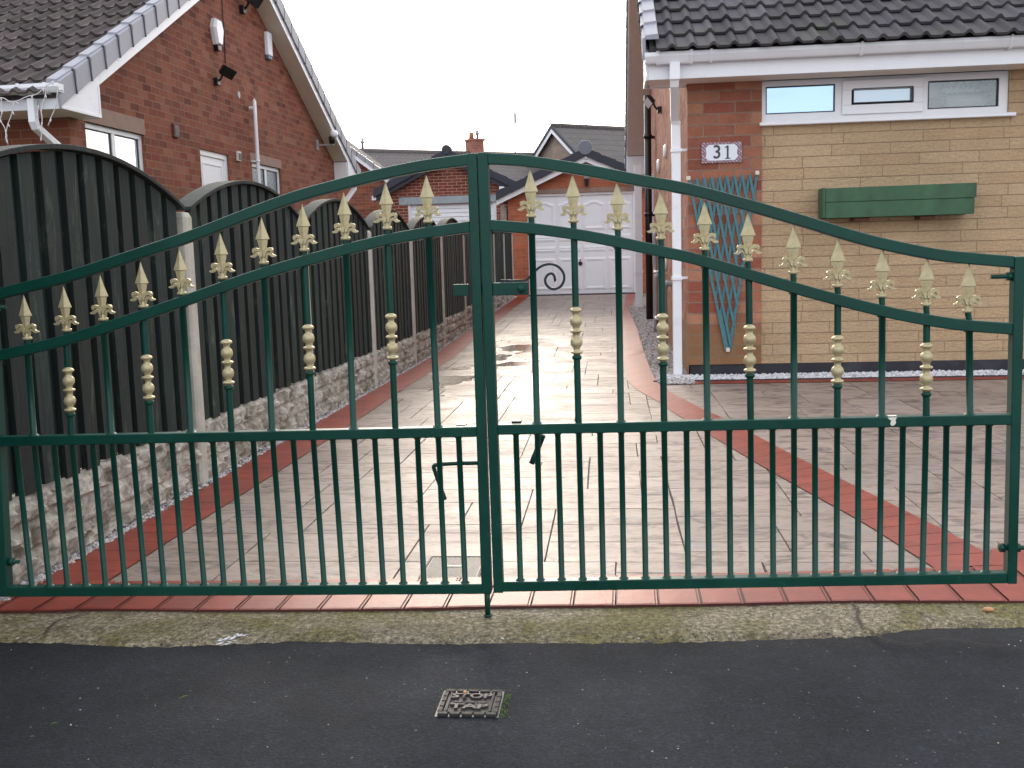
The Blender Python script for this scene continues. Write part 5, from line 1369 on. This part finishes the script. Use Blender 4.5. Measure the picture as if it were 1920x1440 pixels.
# concrete post between the garages
p = gp(945, 412, 21.9); t = thing('concrete_post', 'pale concrete post with pointed top between the two garages', 'post', (p.x, 21.9, .2))
w = .065; zt = gp(945, 387, 21.9).z; m = MB(); m.box(p.x-w, p.x+w, 21.9-w, 21.9+w, .2, zt-.02)
m.add([(p.x-w, 21.9-w, zt-.02), (p.x+w, 21.9-w, zt-.02), (p.x+w, 21.9+w, zt-.02), (p.x-w, 21.9+w, zt-.02), (p.x, 21.9, zt+.04)], [(0, 1, 4), (1, 2, 4), (2, 3, 4), (3, 0, 4)])
m.build('shaft', 'post_concrete', t); MB().box(p.x+w+.01, p.x+w+.12, 21.9, 21.95, .2, zt-.05).build('gate_batten', 'black_plastic', t)
# ------------------------------------------------------------------ neighbour's garage with roller door
NY = 24.; g0 = .2
def np_(px, py): return atY(px, py, NY)
ng = thing('garage', 'dark red brick garage with white roller door beyond the far end of the fence', 'garage', (-3.9, NY, g0))
apn = np_(840, 288); hwn = 1.62; cxn = apn.x; zapn = apn.z-.1; kn = .5; dz = np_(850, 381).z; ez_ = zapn-kn*hwn
rx0, rx1 = np_(765, 400).x, np_(931, 400).x
m = wall_grid(cxn-hwn, cxn+hwn, g0, ez_, [(rx0, min(rx1, cxn+hwn-.1), g0, dz)], lambda u, d, z: (u, NY+d, z), .15); m.quad((cxn-hwn, NY, ez_), (cxn+hwn, NY, ez_), (cxn, NY, zapn))
m.quad((cxn-hwn, NY, g0), (cxn-hwn, NY+5, g0), (cxn-hwn, NY+5, ez_), (cxn-hwn, NY, ez_)); m.quad((cxn+hwn, NY, g0), (cxn+hwn, NY+5, g0), (cxn+hwn, NY+5, ez_), (cxn+hwn, NY, ez_))
m.build('wall', 'dark_garage_brick', ng)
MB().box(np_(748, 370).x, np_(939, 370).x, NY-.012, NY+.02, dz+.001, np_(845, 369).z+.02).build('lintel', 'lintel_grey', ng)
xq = min(rx1, cxn+hwn-.1)
rd = MB().box(rx0+.06, xq-.08, NY+.09, NY+.11, g0, dz).build('roller_door', 'upvc', ng)
m = MB(); z = g0
while z < dz-.1: m.hexa([(rx0+.06, NY+.07, z), (xq-.08, NY+.07, z), (xq-.08, NY+.088, z), (rx0+.06, NY+.088, z)], [(rx0+.06, NY+.082, z+.085), (xq-.08, NY+.082, z+.085), (xq-.08, NY+.088, z+.085), (rx0+.06, NY+.088, z+.085)]); z += .098
m.build('slats', 'upvc', rd)
MB().box(rx0+.0, rx0+.059, NY+.03, NY+.1, g0, dz).box(xq-.078, xq, NY+.03, NY+.1, g0, dz).build('door_frame', 'upvc', ng)
gable_roof(ng, cxn, NY, NY+5, hwn, zapn, kn, over=.15, fas='verge_dark')
MB().lathe([(NY-.26, .11), (NY+.0, .11)], (cxn, 0, zapn+.17), 16, 'y').build('ridge_cap', 'verge_dark', ng)
MB().box(cxn-hwn-.2, cxn-hwn-.1, NY-.2, NY+5, ez_-.12, ez_-.02).build('gutter', 'upvc', ng)
# ------------------------------------------------------------------ houses further back
def block(name, label, cat, origin, yaw, Lx, D, ze, k, wall, tiles, o=.25, grp=None):
    """plain gabled house, ridge along local x from 0 to Lx, depth D"""
    t = thing(name, label, cat, origin, yaw, grp, local=True); za = ze+k*D/2
    m = MB(); m.quad((0, 0, 0), (Lx, 0, 0), (Lx, 0, ze), (0, 0, ze)); m.quad((0, D, 0), (Lx, D, 0), (Lx, D, ze), (0, D, ze))
    for x in (0, Lx): m.quad((x, 0, 0), (x, D, 0), (x, D, ze), (x, D/2, za), (x, 0, ze))
    m.build('wall', wall, t)
    for s in (0, 1):
        ya, yb = (-.35, D/2) if s == 0 else (D+.35, D/2); a, b = ze-k*.35+.12, za+.12
        m = MB(); m.hexa([(-o, ya, a-.08), (Lx+o, ya, a-.08), (Lx+o, yb, b-.08), (-o, yb, b-.08)], [(-o, ya, a), (Lx+o, ya, a), (Lx+o, yb, b), (-o, yb, b)]); m.build('roof', tiles, t)
        for x in (-o-.02, Lx+o):
            m = MB(); m.hexa([(x, ya, a-.26), (x+.02, ya, a-.26), (x+.02, yb, b-.26), (x, yb, b-.26)], [(x, ya, a-.085), (x+.02, ya, a-.085), (x+.02, yb, b-.085), (x, yb, b-.085)]); m.build('bargeboard', 'upvc', t)
            m = MB(); m.hexa([(x-.03, ya, a-.09), (x+.06, ya, a-.09), (x+.06, yb, b-.09), (x-.03, yb, b-.09)], [(x-.03, ya, a+.04), (x+.06, ya, a+.04), (x+.06, yb, b+.04), (x-.03, yb, b+.04)]); m.build('verge', 'verge_dark', t)
    MB().box(-o, Lx+o, -.42, -.32, ze-.25, ze-.05).build('gutter', 'upvc', t)
    MB().lathe([(-o, .12), (Lx+o, .12)], (0, D/2, za+.1), 10, 'x').build('ridge', tiles, t)
    return t, za
# long low house behind both garages
r0, r1 = atY(675, 278, 33.4+3), atY(1000, 293.5, 37.2+3)
yaw = math.atan2(r1.y-r0.y, r1.x-r0.x); D = 7.
za = r0.z; k = .5; ze = za-.1-k*D/2-.12
dirx = Vector((math.cos(yaw), math.sin(yaw), 0)); dn_ = Vector((-math.sin(yaw), math.cos(yaw), 0))
org = r0-dirx*4.5-dn_*D/2; org.z = 0
bh, zz = block('house', 'long brown roofed bungalow with a brick chimney, behind both garages', 'house', org, yaw, 13.5, D, ze, k, 'far_brick', 'far_tiles')
q = bh.matrix_basis.inverted() @ atY(890, 280, 38.3)
lx = (atY(890, 288, 38.3)-org).dot(dirx); lx = 4.5+(r1-r0).length*((890-675)/(1000-675.))*1.0-.12
ch = MB().box(lx-.27, lx+.27, D/2-.25, D/2+.25, za-.5, za+.36).box(lx-.31, lx+.31, D/2-.29, D/2+.29, za+.361, za+.44).build('chimney', 'far_brick', bh)
MB().lathe([(za+.441, .1), (za+.68, .085)], (lx-.13, D/2, 0), 12).build('chimney_pot', 'garage_brick', ch)
MB().lathe([(za+.441, .05), (za+.6, .05), (za+.62, .1), (za+.66, .1), (za+.68, .05), (za+.76, .07)], (lx+.12, D/2, 0), 10).build('flue_cowl', 'grey_plastic', ch)
lx2 = 4.5+.1
MB().lathe([(za, .05), (za+.18, .05), (za+.2, .09), (za+.26, .05), (za+.42, .02)], (lx2, D/2, 0), 8).build('ridge_vent', 'grey_plastic', bh)
# brick house with its gable behind the left bungalow
Yb = 26.5
v0, v1 = atY(668, 289, Yb), atY(738, 345, Yb); kk = (v0.z-v1.z)/(v1.x-v0.x)*.92
wx = atY(737, 400, Yb).x
lh = thing('house', 'red brick gable end between the left bungalow and the roller door garage', 'house', (wx, Yb, 0))
zw = v1.z-.02; half = 3.2
m = MB(); m.quad((wx, Yb, 0), (wx-2*half, Yb, 0), (wx-2*half, Yb, zw), (wx-half, Yb, zw+kk*half), (wx, Yb, zw)); m.quad((wx, Yb, 0), (wx, Yb+1.6, 0), (wx, Yb+1.6, zw), (wx, Yb, zw)); m.build('wall', 'left_brick', lh)
for s in (0, 1):
    ex = wx+.25 if s == 0 else wx-2*half-.25; zc = zw-kk*.25+.1; cx_ = wx-half; za_2 = zw+kk*half+.1
    m = MB(); m.hexa([(cx_, Yb-.2, za_2), (ex, Yb-.2, zc), (ex, Yb+1.6, zc), (cx_, Yb+1.6, za_2)], [(cx_, Yb-.2, za_2+.1), (ex, Yb-.2, zc+.1), (ex, Yb+1.6, zc+.1), (cx_, Yb+1.6, za_2+.1)]); m.build('roof', 'far_tiles', lh)
    m = MB(); m.hexa([(cx_, Yb-.23, za_2-.12), (ex, Yb-.23, zc-.12), (ex, Yb-.2, zc-.12), (cx_, Yb-.2, za_2-.12)], [(cx_, Yb-.23, za_2+.0), (ex, Yb-.23, zc+.0), (ex, Yb-.2, zc+.0), (cx_, Yb-.2, za_2+.0)]); m.build('bargeboard', 'upvc', lh)
    m = MB(); n = 16
    for i in range(n):
        f0, f1 = i/n, (i+.93)/n; xa, xb = cx_+(ex-cx_)*f0, cx_+(ex-cx_)*f1; A, B = za_2+(zc-za_2)*f0, za_2+(zc-za_2)*f1
        m.hexa([(xa, Yb-.25, A+.001), (xb, Yb-.26, B-.01), (xb, Yb-.205, B-.01), (xa, Yb-.205, A+.001)], [(xa, Yb-.25, A+.12), (xb, Yb-.26, B+.14), (xb, Yb-.1, B+.14), (xa, Yb-.1, A+.12)])
    m.build('verge', 'grey_plastic', lh)
# pebble-dashed house at the right
ya = 38.; apx = atY(1043, 236, ya); yw = R(36); D = 6.0; k = .72
za = apx.z; ze = za-.12-k*D/2; dn_ = Vector((-math.sin(yw), math.cos(yw), 0)); org = Vector((apx.x, ya, 0))-dn_*D/2; org.z = 0
t, _ = block('house', 'pale gabled house with grey tiled roof rising behind the panelled door garage', 'house', org, yw, 9, D, ze, k, 'pebble_wall', 'far_tiles', .2)
# pole
p = atY(965, 290, 48.); q = atY(964.5, 208, 48.)
t = thing('utility_pole', 'thin utility pole rising behind the roofs, right of the chimney', 'pole', (p.x, 48, 0))
MB().tube([(p.x, 48, 0), (q.x, 48, q.z)], .04, 10, rr=[.06, .035]).build('shaft', 'grey_plastic', t)
MB().box(q.x-.01, q.x+.08, 47.93, 48.07, q.z-.55, q.z-.12).build('pole_box', 'grey_plastic', t, .01)
MB().tube([(q.x, 48, q.z), (q.x-.02, 48, q.z+.12)], .02, 8).build('pole_cap', 'grey_plastic', t)
# lawn behind the fence (neighbour's side)
MB().quad((-5.1, 3.3, -.004), (-2.14, 3.3, -.004), (-2.14, 21, .08), (-5.1, 21, .08)).build('lawn', 'lawn', fixn=False); struct(bpy.data.objects['lawn'])
# ------------------------------------------------------------------ camera, light, world
cam = bpy.data.cameras.new('Camera'); co = bpy.data.objects.new('Camera', cam); COL.objects.link(co)
cam.sensor_width = 36; cam.lens = F/1920*36; cam.clip_end = 500; cam.clip_start = .05
M = M_cw.to_4x4(); M.translation = CAM; co.matrix_world = M; scene.camera = co
SUN_EL, SUN_AZ = 14., -8.       # degrees; azimuth from the drive direction, negative = left
sd = Vector((math.sin(R(SUN_AZ))*math.cos(R(SUN_EL)), math.cos(R(SUN_AZ))*math.cos(R(SUN_EL)), math.sin(R(SUN_EL))))
sl_ = bpy.data.lights.new('Sun', 'SUN'); sl_.energy = .5; sl_.angle = R(55); sl_.color = (1, .985, .96)
so = bpy.data.objects.new('Sun', sl_); COL.objects.link(so); so.rotation_euler = sd.to_track_quat('Z', 'Y').to_euler()
w = bpy.data.worlds.new('World'); scene.world = w; w.use_nodes = True; nt = w.node_tree; bg = nt.nodes['Background']
sky = nt.nodes.new('ShaderNodeTexSky'); sky.sky_type = 'NISHITA'; sky.sun_disc = False; sky.sun_elevation = R(SUN_EL+6); sky.sun_rotation = R(SUN_AZ)
sky.air_density = 1.2; sky.dust_density = 6.5; sky.ozone_density = 1.0; sky.altitude = 0
hs = nt.nodes.new('ShaderNodeHueSaturation'); hs.inputs['Saturation'].default_value = .6
nt.links.new(sky.outputs[0], hs.inputs['Color'])
ovc = nt.nodes.new('ShaderNodeMix'); ovc.data_type = 'RGBA'; ovc.inputs[0].default_value = .5; ovc.inputs[7].default_value = (9.4, 9.7, 10.4, 1)   # even cloud cover
tcw = nt.nodes.new('ShaderNodeTexCoord'); mpw = nt.nodes.new('ShaderNodeMapping'); mpw.inputs['Scale'].default_value = (1, 1, 3.2); nt.links.new(tcw.outputs['Generated'], mpw.inputs['Vector'])
cl = nt.nodes.new('ShaderNodeTexNoise'); cl.inputs['Scale'].default_value = 2.6; cl.inputs['Detail'].default_value = 7; cl.inputs['Roughness'].default_value = .6; nt.links.new(mpw.outputs[0], cl.inputs['Vector'])
crp = nt.nodes.new('ShaderNodeValToRGB'); crp.color_ramp.elements[0].position = .38; crp.color_ramp.elements[0].color = (.12, .12, .12, 1); crp.color_ramp.elements[1].position = .6; crp.color_ramp.elements[1].color = (.85, .85, .85, 1)
nt.links.new(cl.outputs['Fac'], crp.inputs[0]); nt.links.new(crp.outputs[0], ovc.inputs[0])
nt.links.new(hs.outputs[0], ovc.inputs[6]); nt.links.new(ovc.outputs[2], bg.inputs['Color']); bg.inputs['Strength'].default_value = .125
vs_ = scene.view_settings; vs_.view_transform = 'Standard'; vs_.look = 'None'; vs_.gamma = 1; vs_.use_curve_mapping = False; vs_.exposure = 1.0
scene.cycles.use_denoising = True
